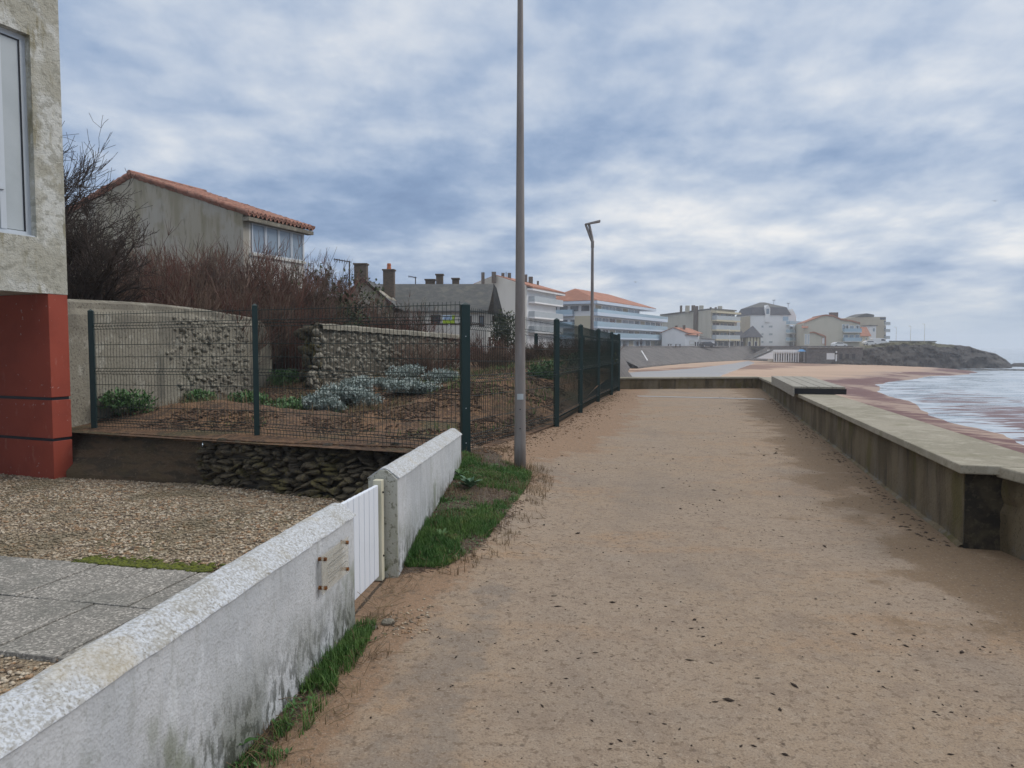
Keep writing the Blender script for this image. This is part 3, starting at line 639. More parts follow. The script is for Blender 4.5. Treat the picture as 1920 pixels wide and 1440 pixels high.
# ================================================================ lamp posts
def head_points(top, s, ax):
    return top
def lamp_post(x, y, z0, H, r0, r1, label, ax=(1, 0), grp='lamp posts along the promenade', hs=1.):
    root = empty('lamp_post', (x, y, z0), label, 'lamp post', grp); ax = Vector((ax[0], ax[1], 0)); z = z0
    n = 14; b = MB(); b.tube([(x, y, z-.15+(H+.15)*i/n) for i in range(n+1)], [r0+(r1-r0)*i/n for i in range(n+1)], 20); b.build('pole', 'pole', root, smooth=True)
    T = Vector((x, y, z+H)); k = hs
    b = MB(); b.tube([T+Vector((0, 0, -.25*k)), T+Vector((0, 0, .05*k)), T+ax*-.10*k+Vector((0, 0, .25*k)), T+ax*-.34*k+Vector((0, 0, .88*k))], [r1*1.25, r1*1.3, r1*1.0, r1*.9], 8); b.build('arm', 'pole', root)
    b = MB(); b.tube([T+ax*.0+Vector((0, 0, .05*k)), T+ax*-.02*k+Vector((0, 0, .25*k)), T+ax*-.18*k+Vector((0, 0, .90*k))], [r1*1.0, r1*.9, r1*1.0], 8); b.build('arm', 'pole', root)
    h0 = T+ax*-.38*k+Vector((0, 0, .87*k)); h1 = T+ax*.36*k+Vector((0, 0, 1.02*k)); pr = Vector((-ax.y, ax.x, 0))*.13*k
    b = MB(); u_ = Vector((0, 0, .035*k)); P = [h0-pr*.6-u_, h0+pr*.6-u_, h1+pr-u_*1.6, h1-pr-u_*1.6, h0-pr*.5+u_, h0+pr*.5+u_, h1+pr*.9+u_*1.6, h1-pr*.9+u_*1.6]
    b.poly(P, [(3, 2, 1, 0), (4, 5, 6, 7), (0, 1, 5, 4), (1, 2, 6, 5), (2, 3, 7, 6), (3, 0, 4, 7)]); hd = b.build('lamp_head', 'pole', root, bevel=.012)
    return root
LP = W(975, 878, 7.42); lz = float(path_z(LP.x, LP.y))
lp = lamp_post(LP.x, LP.y, lz-.0, 5.4, .064, .024, 'tall tapered grey metal lamp post at the path edge before the green fence')
b = MB(); Dp = LP.y-.062
for (zz_) in (lz+.62, lz+.42): MB().tube([(LP.x-.0, LP.y-.050, zz_), (LP.x-.0, LP.y-.068, zz_)], .007, 6).build('bolt', 'black', lp)
b = MB(); 
for i in range(7):
    a0 = -2.1+i*.16; a1 = a0+.16; r_ = .0615; b.poly([(LP.x+r_*math.cos(a0), LP.y+r_*math.sin(a0), lz+.72), (LP.x+r_*math.cos(a1), LP.y+r_*math.sin(a1), lz+.72), (LP.x+r_*math.cos(a1), LP.y+r_*math.sin(a1), lz+.78), (LP.x+r_*math.cos(a0), LP.y+r_*math.sin(a0), lz+.78)], [(0, 1, 2, 3)])
b.build('sticker', 'panel', lp)
q = W(1111, 455, 27.0); q0 = W(1111, 712, 27.0)
lamp_post(q.x, q.y, q0.z, q.z-q0.z, .075, .05, 'farther lamp post with angular double arm and flat lamp head rising beyond the green fence', hs=.78)

# ================================================================ green mesh fences
def make_panel(root, a, b, za, zb_, H, name='mesh_panel'):
    """a,b plan ends; H height; vertical wires with three folds"""
    a = Vector(a[:2]); b = Vector(b[:2]); d = b-a; L = d.length; d.normalize(); n = Vector((d.y, -d.x))
    n_w = max(6, int(L/.055)); us = np.linspace(.03, L-.03, n_w)
    fz = np.array([0.02, .10, .135, .17, .50*H-.04, .50*H, .50*H+.04, H-.24, H-.20, H-.16, H]); fo = np.array([0, 0, .028, 0, 0, .028, 0, 0, .028, 0, 0])
    base = za+(zb_-za)*us/L
    P = np.zeros((n_w, len(fz), 3)); P[..., 0] = a.x+d.x*us[:, None]+n.x*fo; P[..., 1] = a.y+d.y*us[:, None]+n.y*fo; P[..., 2] = base[:, None]+fz
    V1, F1 = tubes_np(P, np.full(P.shape[:2], .0030), 4)
    hz_ = [(.05, 0), (.10, 0), (.135, .028), (.17, 0), (.33, 0), (.50*H-.19, 0), (.50*H-.04, 0), (.50*H, .028), (.50*H+.04, 0), (.50*H+.2, 0), (.50*H+.37, 0), (H-.24, 0), (H-.20, .028), (H-.16, 0), (H-.035, 0)]
    Q = np.zeros((len(hz_), 2, 3))
    for i, (z, o) in enumerate(hz_):
        for j, (uu, zz0) in enumerate(((0, za), (L, zb_))): Q[i, j] = (a.x+d.x*uu+n.x*(o-.005), a.y+d.y*uu+n.y*(o-.005), zz0+z)
    V2, F2 = tubes_np(Q, np.full(Q.shape[:2], .0040), 4)
    return np_mesh(name, np.concatenate([V1, V2]), np.concatenate([F1, F2+len(V1)]), 'wire', root)
def make_post(root, p, z, H, w_=.035, name='post', ang=0.):
    b = MB(); c, s = math.cos(ang), math.sin(ang); 
    q = [(p[0]+(x_*c-y_*s)*w_, p[1]+(x_*s+y_*c)*w_) for x_, y_ in ((-1, -1), (1, -1), (1, 1), (-1, 1))]
    b.prism(q, z-.25, z+H); n0 = len(b.v); b.poly([(x_, y_, z+H+.0005) for x_, y_ in q]+[(p[0], p[1], z+H+.028)], [(0, 1, 4), (1, 2, 4), (2, 3, 4), (3, 0, 4)])
    o = b.build(name, 'green', root, bevel=.003); return o
fA = W(482, 818, 9.17); fB = W(177, 805, 10.1); FH = 1.66
LF = [(FP[0].x, FP[0].y, .17, 1.68), (fA.x, fA.y, fA.z, W(477, 573, 9.17).z-fA.z), (fB.x, fB.y, fB.z, W(172, 583, 10.1).z-fB.z)]
fence1 = empty('mesh_fence', LF[1][:3], 'dark green wire mesh fence standing on the retaining wall above the gravel yard', 'fence')
for (x_, y_, z_, H_) in LF[1:]: make_post(fence1, (x_, y_), z_, H_, ang=.35)
for i in range(2):
    a, c = LF[i], LF[i+1]; d = (Vector(c[:2])-Vector(a[:2])).normalized()*.04
    make_panel(fence1, (c[0]-d.x, c[1]-d.y), (a[0]+d.x, a[1]+d.y), c[2], a[2], FH)
fence2 = empty('mesh_fence', tuple(FP[0]), 'long dark green wire mesh fence running beside the promenade path', 'fence')
tops = [568, 597, 608, 616, 622, 625.5]; pxs = [868, 1043, 1088, 1121, 1146, 1159]
FT = [W(pxs[i], tops[i], FP[i].y).z-FP[i].z for i in range(6)]
for i, p in enumerate(FP): make_post(fence2, (p.x, p.y), p.z, FT[i]-.02, .047 if i == 0 else .036, 'corner_post' if i == 0 else 'post', ang=.28)
b = MB(); p = FP[0]
for zz_ in (.5, 1.28, .12): MB().tube([(p.x+.01, p.y-.045, p.z+zz_), (p.x+.01, p.y-.054, p.z+zz_)], .006, 6).build('bolt', 'alu', fence2)
for i in range(5):
    a, c = FP[i], FP[i+1]; d = Vector((c.x-a.x, c.y-a.y)).normalized()*.04
    make_panel(fence2, (a.x+d.x, a.y+d.y), (c.x-d.x, c.y-d.y), a.z+.02, c.z+.02, min(FT[i], FT[i+1])-.06)
# farther fence across the land
b3 = [W(1005, 690, 22), W(1093, 690, 24), W(1140, 690, 25.5)]
fence3 = empty('mesh_fence', tuple(b3[0]), 'farther green mesh fence with short posts seen through the long fence', 'fence')
for p in b3: make_post(fence3, (p.x, p.y), p.z-.5, 1.55, .05, ang=0)
for i in range(2): make_panel(fence3, b3[i], b3[i+1], b3[i].z-.45, b3[i+1].z-.45, 1.4)

# ================================================================ land terrain behind the fences
_cy = [FP[0].y-.2, FP[1].y, FP[5].y, 24, 32, 60, 100, 140, 165, 205, 320]; _cx = [FP[0].x-.02, FP[1].x-.02, FP[5].x-.02, 3.5, 4.6, 8.5, 13.5, 21, 34.5, 67, 150]
def coast(y): return np.interp(y, _cy, _cx)
def lot_h(x, y):
    x = np.asarray(x, float); y = np.asarray(y, float)
    s = coast(y)-x                                        # left of the fence line
    d1 = (y-(FP[0].y+(FP[0].x-x)*.378))*.935              # behind the yard fence line
    h = .16+.46*sm(1.5, 11, d1)
    h = h+.36*sm(.05, 1.5, s)*sm(3.6, 1.7, s)*sm(10.0, 12.5, y)*sm(26, 17, y)
    h = h-.14*sm(.5, 0, s)*sm(8, 14, y)*(y < 26)
    h = h+.28*np.exp(-(((x+4.6)/1.6)**2+((y-11.2)/.8)**2))+.12*fbm(x, y, .9, 6)*sm(.3, 2, d1)*sm(.0, 1.2, s)+.05*fbm(x, y, 4, 1)*sm(.1, .8, d1)*sm(.0, .6, s)
    return np.where(y > 28, h*0+.66+(.92-.66)*sm(28, 90, y), h)
sr = np.concatenate([np.linspace(0, 8, 110), np.linspace(8.2, 30, 40), np.linspace(34, 260, 24)])
yr = np.concatenate([np.linspace(FP[0].y-.14, 30, 190), np.linspace(31, 320, 70)])
S_, Y_ = np.meshgrid(sr, yr, indexing='ij'); Xl = coast(Y_)-S_; Yl = Y_+.378*S_
Zl = lot_h(Xl, Yl)
i0 = S_ > 0
np_mesh('lot_ground', np.stack([Xl.ravel(), Yl.ravel(), Zl.ravel()], 1), grid_faces(len(sr), len(yr))[:, ::-1].copy(), 'soil', smooth=True)['kind'] = 'structure'
# the steep edge of the land towards the beach
b = MB(); ce = [(coast(v), v) for v in (23.2, 32, 60, 100, 140)]
for i in range(len(ce)-1):
    (x0, y0), (x1, y1) = ce[i], ce[i+1]; b.poly([(x0, y0, lot_h(x0-.01, y0)), (x1, y1, lot_h(x1-.01, y1)), (x1+3, y1, -3), (x0+3, y0, -4)], [(0, 3, 2, 1)])
tag(b.build('shore_slope', 'quay'), kind='structure')

# ---------------- retaining wall
RT = [G(125, 806, .16), G(380, 822, .17), G(482, 828, .17), G(770, 838, .17), Vector((-.62, FP[0].y-.38, .17))]
RB = [G(125, 897, YZ), G(380, 908, YZ), G(482, 920, YZ), G(600, 934, YZ), Vector((-.62, 7.3, YZ))]
ret = empty('retaining_wall', tuple(RB[1]), 'low dark retaining wall under the yard fence, rendered at left and rough stone at right', 'retaining wall')
b = MB(); nu, nv = 60, 12
a0, a1 = RT[0], RT[1]; b0, b1 = RB[0], RB[1]
for i in range(nu+1):
    f = i/nu; tp = a0.lerp(a1, f); bt = b0.lerp(b1, f)
    for j in range(nv+1):
        p = bt.lerp(tp, j/nv); o = .035*float(fbm(f*3, j/nv*2, 2, 3)); b.v.append((p.x, p.y-o, p.z-(.08 if j == 0 else 0)))
    b.v.append((tp.x, tp.y+.35, tp.z+.0))
M_ = nv+2
for i in range(nu):
    for j in range(M_-1): b.f.append((i*M_+j, (i+1)*M_+j, (i+1)*M_+j+1, i*M_+j+1))
b.build('rendered_section', 'darkrender', ret)
def rocks(name, m, root, func, rows, seed, zr=(0, 1), flat=.5, size=.16, ulen=4.):
    rg = np.random.default_rng(seed); b = MB(); Pn, Fn = [], []
    import bmesh
    bm = bmesh.new(); bmesh.ops.create_icosphere(bm, subdivisions=2, radius=1.); bv = np.array([v.co[:] for v in bm.verts]); bf = np.array([[v.index for v in f.verts] for f in bm.faces]); bm.free()
    base = 0
    for r in range(rows):
        u_ = rg.uniform(-.05, .0)*ulen; v_ = (r+.5)/rows
        while u_ < ulen:
            w_ = size*rg.uniform(.45, 1.5); h_ = func(0, 1, 0)[1] if False else None
            p, hh, dr, nr = func((u_+w_/2)/ulen, v_+rg.uniform(-.4, .4)/rows)
            hs_ = hh/rows*rg.uniform(.5, 1.25)
            q = bv*1.15
            for _ in range(11):
                nn = rg.normal(0, 1, 3)*np.array([1, .6, 1.1]); nn /= np.linalg.norm(nn); ov_ = np.maximum(q@nn-rg.uniform(.50, .85), 0); q = q-ov_[:, None]*nn
            q += .10*np.array([fbm(q[:, 0]+seed, q[:, 1]+q[:, 2]+u_*5, 1.3, r), fbm(q[:, 1]+9+u_, q[:, 2]+r, 1.3, 2), fbm(q[:, 2]+u_*3, q[:, 0]+r, 1.3, 5)]).T*2
            an = rg.normal(0, .22); c, s = math.cos(an), math.sin(an)
            lx_ = q[:, 0]*w_*.52; ly = q[:, 1]*.085*rg.uniform(.8, 1.3); lz_ = q[:, 2]*hs_; lx_, lz_ = lx_*c-lz_*s, lx_*s+lz_*c
            V = np.array(p)[None]+lx_[:, None]*np.array(dr)[None]+ly[:, None]*np.array(nr)[None]; V[:, 2] += lz_
            V = V+np.array(nr)[None]*rg.normal(0, .022); Pn.append(V); Fn.append(bf+base); base += len(bv); u_ += w_*.98
    return np_mesh(name, np.concatenate(Pn), np.concatenate(Fn), m, root, smooth=False)
def seg(pts, f):
    L = [0]; 
    for i in range(len(pts)-1): L.append(L[-1]+(pts[i+1]-pts[i]).length)
    q = max(0, min(.9999, f))*L[-1]
    for i in range(len(pts)-1):
        if q <= L[i+1]: return pts[i].lerp(pts[i+1], (q-L[i])/(L[i+1]-L[i]))
    return pts[-1]
def rfun(f, v):
    tp = seg(RT[1:], f); bt = seg(RB[1:], f); p = bt.lerp(tp, v); p.y -= .07*math.sin(v*3.1)*.4; d = (seg(RT[1:], f+.01)-seg(RT[1:], f-.01)).normalized() if .01 < f < .99 else Vector((.93, -.36, 0))
    return tuple(p+Vector((0, .06, -.01))), (tp.z-bt.z), tuple(d), (.36, .93, 0)
rocks('stone_section', 'rock', ret, rfun, 12, 3, size=.19, ulen=3.7)
b = MB(); T_ = RT[1:]; B_ = RB[1:]
for i in range(4): 
    b.v += [(B_[i].x, B_[i].y+.06, YZ-.1), (T_[i].x, T_[i].y+.06, T_[i].z-.03), (T_[i].x+.1, T_[i].y+.42, T_[i].z-.02)]
for i in range(3): b.f += [(i*3, i*3+3, i*3+4, i*3+1), (i*3+1, i*3+4, i*3+5, i*3+2)]
b.build('core', 'mortar', ret)
b = MB(); nu = 60
for i in range(nu+1):
    f = i/nu; tp = seg(RT, f); wob = .03*float(vn(f*14, 0, 1, 2)); b.v += [(tp.x, tp.y-.02+wob, tp.z-.045), (tp.x, tp.y-.02+wob, tp.z+.006), (tp.x+.15, tp.y+.42, tp.z+.03)]
for i in range(nu): b.f += [(i*3, i*3+3, i*3+4, i*3+1), (i*3+1, i*3+4, i*3+5, i*3+2)]
b.build('sandy_cap', 'soil', ret)

# ---------------- old garden walls in the lot
OW = [Vector((-6.35, 9.95)), Vector((-6.05, 12.8)), W(508, 600, 16.6).xy]
ow = empty('old_garden_wall', (-6.1, 10.2, .2), 'old rendered garden wall with bare rubble patch and rounded end behind the yard fence', 'wall')
def owtop(f): return float(np.interp(f, [0, .25, .4, .62, .93, .965, 1.], [W(122, 565, 9.95).z, 2.02, 2.04, 2.02, W(505, 601, 16.5).z, 1.84, 1.55]))
def owp(f): return seg([Vector((*p, 0)) for p in OW], f)
b = MB(); nu, nv = 120, 26
for i in range(nu+1):
    f = i/nu; p = owp(f); dd = (owp(min(1, f+.02))-owp(max(0, f-.02))).normalized(); n = Vector((dd.y, -dd.x)); tp = owtop(f)
    for j in range(nv+1):
        z = -.3+(tp+.3)*j/nv; o = .02*float(fbm(f*8, z, 2, 4)); rnd = .06*(j/nv > .93); b.v.append((p.x+n.x*(o-rnd), p.y+n.y*(o-rnd), z))
    b.v += [(p.x-n.x*.2, p.y-n.y*.2, tp+.05), (p.x-n.x*.38, p.y-n.y*.38, tp-.03), (p.x-n.x*.42, p.y-n.y*.42, -.3)]
M_ = nv+4
for i in range(nu):
    for j in range(M_-1): b.f.append((i*M_+j, (i+1)*M_+j, (i+1)*M_+j+1, i*M_+j+1))
b.f.append(tuple(nu*M_+j for j in range(M_)))
b.build('render_coat', 'oldrender', ow)
def ofun(f, v):
    f2 = .40+.46*f; p = owp(f2); dd = (owp(f2+.02)-owp(f2-.02)).normalized(); n = Vector((dd.y, -dd.x, 0)); tp = owtop(f2)-.16; z = .35+(tp-.35)*v
    edge = .12*math.sin(v*7)+.1*math.sin(v*17+1)
    return tuple(p+n*(-.055 if (.06+edge*.5 < f < .93+edge*.3) else -.16)+Vector((0, 0, z))), tp-.35, tuple(dd), tuple(n)
rocks('rubble_patch', 'rubble', ow, ofun, 19, 5, size=.15, ulen=3.4)
SW0, SW1 = W(600, 606, 15.8), W(866, 628, 22.0)
sw = empty('rubble_stone_wall', (SW0.x, SW0.y, .6), 'rough grey rubble stone wall with pale mortar cap behind the silver plants', 'wall')
sdd = Vector((SW1.x-SW0.x, SW1.y-SW0.y, 0)); sL = sdd.length; sdd.normalize(); snn = Vector((sdd.y, -sdd.x, 0))
def sfun(f, v):
    p = Vector((SW0.x, SW0.y, 0))+sdd*(sL*f); tp = SW0.z+(SW1.z-SW0.z)*f-.10; z = .3+(tp-.3)*v
    return tuple(p-snn*.055+Vector((0, 0, z))), tp-.3, tuple(sdd), tuple(snn)
rocks('stonework', 'rubble', sw, sfun, 17, 8, size=.21, ulen=sL)
def efun(f, v):
    p = Vector((SW0.x, SW0.y, 0))-snn*(.42*f)-sdd*.03; tp = SW0.z-.06; z = .3+(tp-.3)*v
    return tuple(p+Vector((0, 0, z))), tp-.3, tuple(snn), tuple(sdd*-1)
rocks('broken_end', 'rock', sw, efun, 9, 9, size=.26, ulen=.5)
b = MB(); a = Vector((SW0.x, SW0.y)); c = Vector((SW1.x, SW1.y)); b.obox(a+sdd.xy*.03, c, .42, -.1, SW0.z-.14, -.1, SW1.z-.14); b.build('core', 'mortar', sw)
b = MB(); nu = 90
for i in range(nu+1):
    f = i/nu; p = Vector((SW0.x, SW0.y, SW0.z+(SW1.z-SW0.z)*f))+sdd*(sL*f)+snn*(.09+.03*float(vn(f*40, 0, 1, 1))); w_ = .03*float(vn(f*30, 2, 1, 3))
    for (o, z) in ((0, -.12-.08*float(abs(vn(f*50, 5, 1, 3)))), (.02, -.03), (.14, .01+w_), (.36, .0+w_), (.55, -.10)): b.v.append((p.x-snn.x*o, p.y-snn.y*o, p.z+z))
for i in range(nu):
    for j in range(4): b.f.append((i*5+j, (i+1)*5+j, (i+1)*5+j+1, i*5+j+1))
b.build('mortar_cap', 'oldrender', sw)

# ================================================================ building at the left edge
bd = Vector((.375, .927)).normalized(); bl = Vector((-bd.y, bd.x))       # bd along the facade (away), bl into the building
FF = Vector((-5.95, 9.6))
zso = W(118, 553, 9.6).z
bldg = empty('apartment_house', (FF.x, FF.y, YZ), 'grey-cream roughcast house at the left edge raised over a brick-red ground floor', 'house')
L_ = 9.
wz0, wz1 = 2.735, 5.27; ws1 = .391; ws0 = 2.7                         # window span measured back from the far corner
def fpt(s, o=0.): p = FF-bd*s+bl*o; return p                           # o: depth into the building
b = MB(); 
def fbox(s0, s1, z0, z1, o0=0., o1=.25):                               # block of the facade
    q = [fpt(s0, o0), fpt(s0, o1), fpt(s1, o1), fpt(s1, o0)]; b.prism([(p.x, p.y) for p in q], z0, z1)
fbox(0, L_, zso, wz0); fbox(0, ws1, wz0, wz1); fbox(ws0, L_, wz0, wz1); fbox(0, L_, wz1, 7.6)
q = [fpt(0, .25), fpt(0, 8), fpt(L_, 8), fpt(L_, .25)]; b.prism([(p.x, p.y) for p in q], zso, zso+.2); b.prism([(p.x, p.y) for p in q], 7.4, 7.6)
q = [fpt(0, .25), fpt(0, 8), fpt(.25, 8), fpt(.25, .25)]; b.prism([(p.x, p.y) for p in q], zso+.2, 7.4)
b.build('upper_wall', 'facade', bldg)
b = MB(); q = [fpt(-.02, -.02), fpt(-.02, 8), fpt(L_, 8), fpt(L_, -.02)]; b.prism([(p.x, p.y) for p in q], 7.6, 7.75); b.build('roof', 'slab', bldg)
# window: outer frame, insulated panel, side sash
wn = MB(); b = wn; fr = .07; dI = .10
fbox(ws1, ws1+fr, wz0, wz1, dI, dI+.06); fbox(ws1+fr, ws0, wz0, wz0+fr, dI, dI+.06); fbox(ws1+fr, ws0, wz1-fr, wz1, dI, dI+.06)
fbox(.70, .75, wz0+fr, wz1-fr, dI-.01, dI+.05)
wob = wn.build('window', 'alu', bldg)
b = MB(); fbox(ws1+fr+.012, .70, wz0+fr+.01, wz1-fr-.012, dI+.012, dI+.03); b.build('opaque_panel', 'panel', wob)
b = MB(); fbox(ws1+fr-.0, ws1+fr+.014, wz0+fr, wz1-fr, dI-.004, dI+.045); fbox(ws1+fr, .70, wz1-fr-.014, wz1-fr, dI-.004, dI+.045); b.build('seal', 'seal', wob)
b = MB(); fbox(.73, ws0, 3.28, 3.33, dI-.04, dI+.04); fbox(.752, .775, wz0+fr, 3.28, dI-.015, dI+.04); fbox(.752, .81, 3.33, wz1-fr, dI-.015, dI+.04); b.build('sash', 'alu', wob)
b = MB(); fbox(.75, ws0, wz0+fr, wz1-fr, dI+.046, dI+.06); b.build('pane', 'glass', wob)
b = MB(); fbox(ws1+.002, ws0-.002, wz0+.002, wz0+.02, .02, dI-.012); b.build('sill', 'alu', wob)
# red ground floor block
b = MB(); q = [fpt(0.001, .004), fpt(.001, 2.6), fpt(.268, 2.6), fpt(.268, .004)]
zc = [YZ-.1, .48, .50, 1.06, 1.08, zso-.002]
zst1 = W(95, 825, 9.38).z; zst2 = W(92, 748, 9.38).z
for z0, z1 in ((YZ-.1, zst1-.02), (zst1+.02, zst2-.02), (zst2+.02, zso-.002)): b.prism([(p.x, p.y) for p in q], z0, z1)
rb = b.build('red_pillar', 'red', bldg, bevel=.006)
b = MB(); q2 = [fpt(.016, .02), fpt(.016, 2.6), fpt(.252, 2.6), fpt(.252, .02)]
for z in (zst1, zst2): b.prism([(p.x, p.y) for p in q2], z-.0205, z+.0205)
b.build('groove', 'seal', rb)

# ================================================================ generic architecture helpers
class Face:
    def __init__(s, a, b): s.a = Vector(a[:2]); s.b = Vector(b[:2]); s.d = (s.b-s.a).normalized(); s.L = (s.b-s.a).length; s.n = Vector((s.d.y, -s.d.x))   # n outward (towards viewer) if a left of b
    def pt(s, u_, z, o=0.): p = s.a+s.d*u_+s.n*o; return Vector((p.x, p.y, z))
    def hit(s, px, py):
        g, h = ray(px, py); u_ = (g*s.a.y-s.a.x)/(s.d.x-g*s.d.y); y = s.a.y+s.d.y*u_; return u_, EYE+h*y
    def slab(s, b, u0, u1, z0, z1, o0, o1):
        q = [s.pt(u0, 0, o1), s.pt(u1, 0, o1), s.pt(u1, 0, o0), s.pt(u0, 0, o0)]; b.prism([(p.x, p.y) for p in q], z0, z1)
def window(root, F, u0, u1, z0, z1, fr=.07, frame='alu', glass='glass', mull=0, name='window'):
    b = MB(); F.slab(b, u0, u0+fr, z0, z1, -.05, .05); F.slab(b, u1-fr, u1, z0, z1, -.05, .05)
    F.slab(b, u0+fr, u1-fr, z0, z0+fr, -.05, .05); F.slab(b, u0+fr, u1-fr, z1-fr, z1, -.05, .05)
    for k in range(mull):
        u_ = u0+(u1-u0)*(k+1)/(mull+1); F.slab(b, u_-fr/2, u_+fr/2, z0+fr, z1-fr, -.05, .047)
    w_ = b.build(name, frame, root); b = MB(); F.slab(b, u0+fr*.9, u1-fr*.9, z0+fr*.9, z1-fr*.9, -.04, .018); b.build('pane', glass, w_); return w_
def winpx(root, F, x0, y0, x1, y1, **kw):
    u0, z1 = F.hit(x0, y0); u1, _ = F.hit(x1, y0); _, z0 = F.hit((x0+x1)/2, y1); _, z1 = F.hit((x0+x1)/2, y0); return window(root, F, u0, u1, min(z0, z1), max(z0, z1), **kw)
def balcony(root, F, u0, u1, z, depth=1.3, th=.2, rail=.95, slabm='f_white', railm='railglass', solid=0.):
    b = MB(); F.slab(b, u0, u1, z-th, z, -.02, depth)
    if solid: F.slab(b, u0, u1, z+.002, z+solid, depth-.12, depth); F.slab(b, u0, u0+.12, z+.002, z+solid, 0, depth-.122)
    o = b.build('balcony', slabm, root); b = MB(); z0 = z+solid+.004
    if rail > solid:
        F.slab(b, u0, u1, z0, z+rail, depth-.06, depth-.02); F.slab(b, u0+.02, u0+.06, z0, z+rail, 0, depth-.062); F.slab(b, u1-.06, u1-.02, z0, z+rail, 0, depth-.062)
        b.build('railing', railm, o)
    return o
def chimney(root, x, y, z0, z1, w_=.5, d=.5, m='brick', pots=0, cap=True):
    b = MB().box(x-w_/2, x+w_/2, y-d/2, y+d/2, z0, z1)
    if cap: b.box(x-w_/2-.06, x+w_/2+.06, y-d/2-.06, y+d/2+.06, z1+.001, z1+.09)
    o = b.build('chimney', m, root)
    for k in range(pots):
        xx = x+(k-(pots-1)/2)*.32; MB().tube([(xx, y, z1+.08), (xx, y, z1+.32), (xx, y, z1+.34), (xx, y, z1+.48)], [.16, .12, .14, .12], 10).build('chimney_pot', 'potclay', o)
    return o
def roofpoly(root, polys, m, th=.15, name='roof'):
    b = MB()
    for P in polys:
        P = [Vector(p) for p in P]; n = (P[1]-P[0]).cross(P[2]-P[0]).normalized()
        if n.z < 0: P.reverse()
        b.extr([p for p in P], (0, 0, -th)) if False else b.poly([tuple(p) for p in P]+[tuple(p-Vector((0, 0, th))) for p in P], [tuple(range(len(P))), tuple(reversed(range(len(P), 2*len(P))))]+[((i+1) % len(P), i, len(P)+i, len(P)+(i+1) % len(P)) for i in range(len(P))])
    return b.build(name, m, root)
def hip_roof(root, o, d, n, L, Wd, ze, zr, h0, h1, ov, m, th=.3):
    """o corner, d along, n back; eave ze, ridge zr, hips h0,h1"""
    o = Vector(o[:2]); P = lambda a, c, z: Vector((*(o+d*a+n*c), z)); sl = (zr-ze)/(Wd/2); e = ze-sl*ov*.0
    A, B, C, D_ = P(-ov, -ov, e), P(L+ov, -ov, e), P(L+ov, Wd+ov, e), P(-ov, Wd+ov, e); r0, r1 = P(h0, Wd/2, zr), P(L-h1, Wd/2, zr)
    return roofpoly(root, [[A, B, r1, r0], [B, C, r1], [C, D_, r0, r1], [D_, A, r0]], m, th)

# ---------------- gabled beige house at left
Cc = W(455, 400, 26.0); gx = Vector((-.927, .375)); fd = Vector((.375, .927))
C0 = Cc.xy; zE = Cc.z
def hitdir(C, d, px): g = ray(px, 500)[0]; return (g*C.y-C.x)/(d.x-g*d.y)
tA = hitdir(C0, gx, 252); tW = 2*tA; apz = W(252, 327, (C0+gx*tA).y).z-.12
sH = hitdir(C0, fd, 571)
h1 = empty('gabled_house', (C0.x, C0.y, .6), 'two-storey stained beige house with terracotta roof and upstairs windows above the bare bushes', 'house')
def hp(t, s, z): p = C0+gx*t+fd*s; return Vector((p.x, p.y, z))
b = MB(); pts = [hp(0, 0, .3), hp(0, 0, zE), hp(tA, 0, apz), hp(tW, 0, zE), hp(tW, 0, .3)]
b.extr(pts, (fd.x*.3, fd.y*.3, 0)); b.build('gable_wall', 'h_wall', h1)
F1 = Face(hp(0, .3, 0), hp(0, sH, 0)); F1.n = -gx
b = MB(); 
uW0, zt0 = F1.hit(470, 419); uW1, zt1 = F1.hit(567, 438); _, zb0 = F1.hit(470, 472); _, zb1 = F1.hit(567, 492)
zT = (zt0+zt1)/2; zB = (zb0+zb1)/2
q = lambda u0, u1, z0, z1: F1.slab(b, u0, u1, z0, z1, -.25, 0)
q(0.002, F1.L, .3, zB); q(.002, uW0, zB, zT); q(uW1, F1.L, zB, zT); q(.002, F1.L, zT, zE+.0)
b.build('side_wall', 'whitewall', h1)
b = MB(); b.extr([hp(.26, sH-.25, .3), hp(.26, sH-.25, zE), hp(tA, sH-.25, apz-.02), hp(tW, sH-.25, zE), hp(tW, sH-.25, .3)], (fd.x*.25, fd.y*.25, 0)); b.build('rear_wall', 'h_wall', h1)
nwin = 4
for k in range(nwin):
    u0 = uW0+(uW1-uW0)*k/nwin+.01; u1 = uW0+(uW1-uW0)*(k+1)/nwin-.01; window(h1, F1, u0, u1, zB, zT, fr=.05, frame='alu', glass='paleglass')
b = MB(); F1.slab(b, uW0-.08, uW1+.08, zB-.10, zB-.004, -.05, .10); b.build('sill', 'whitewall', h1)
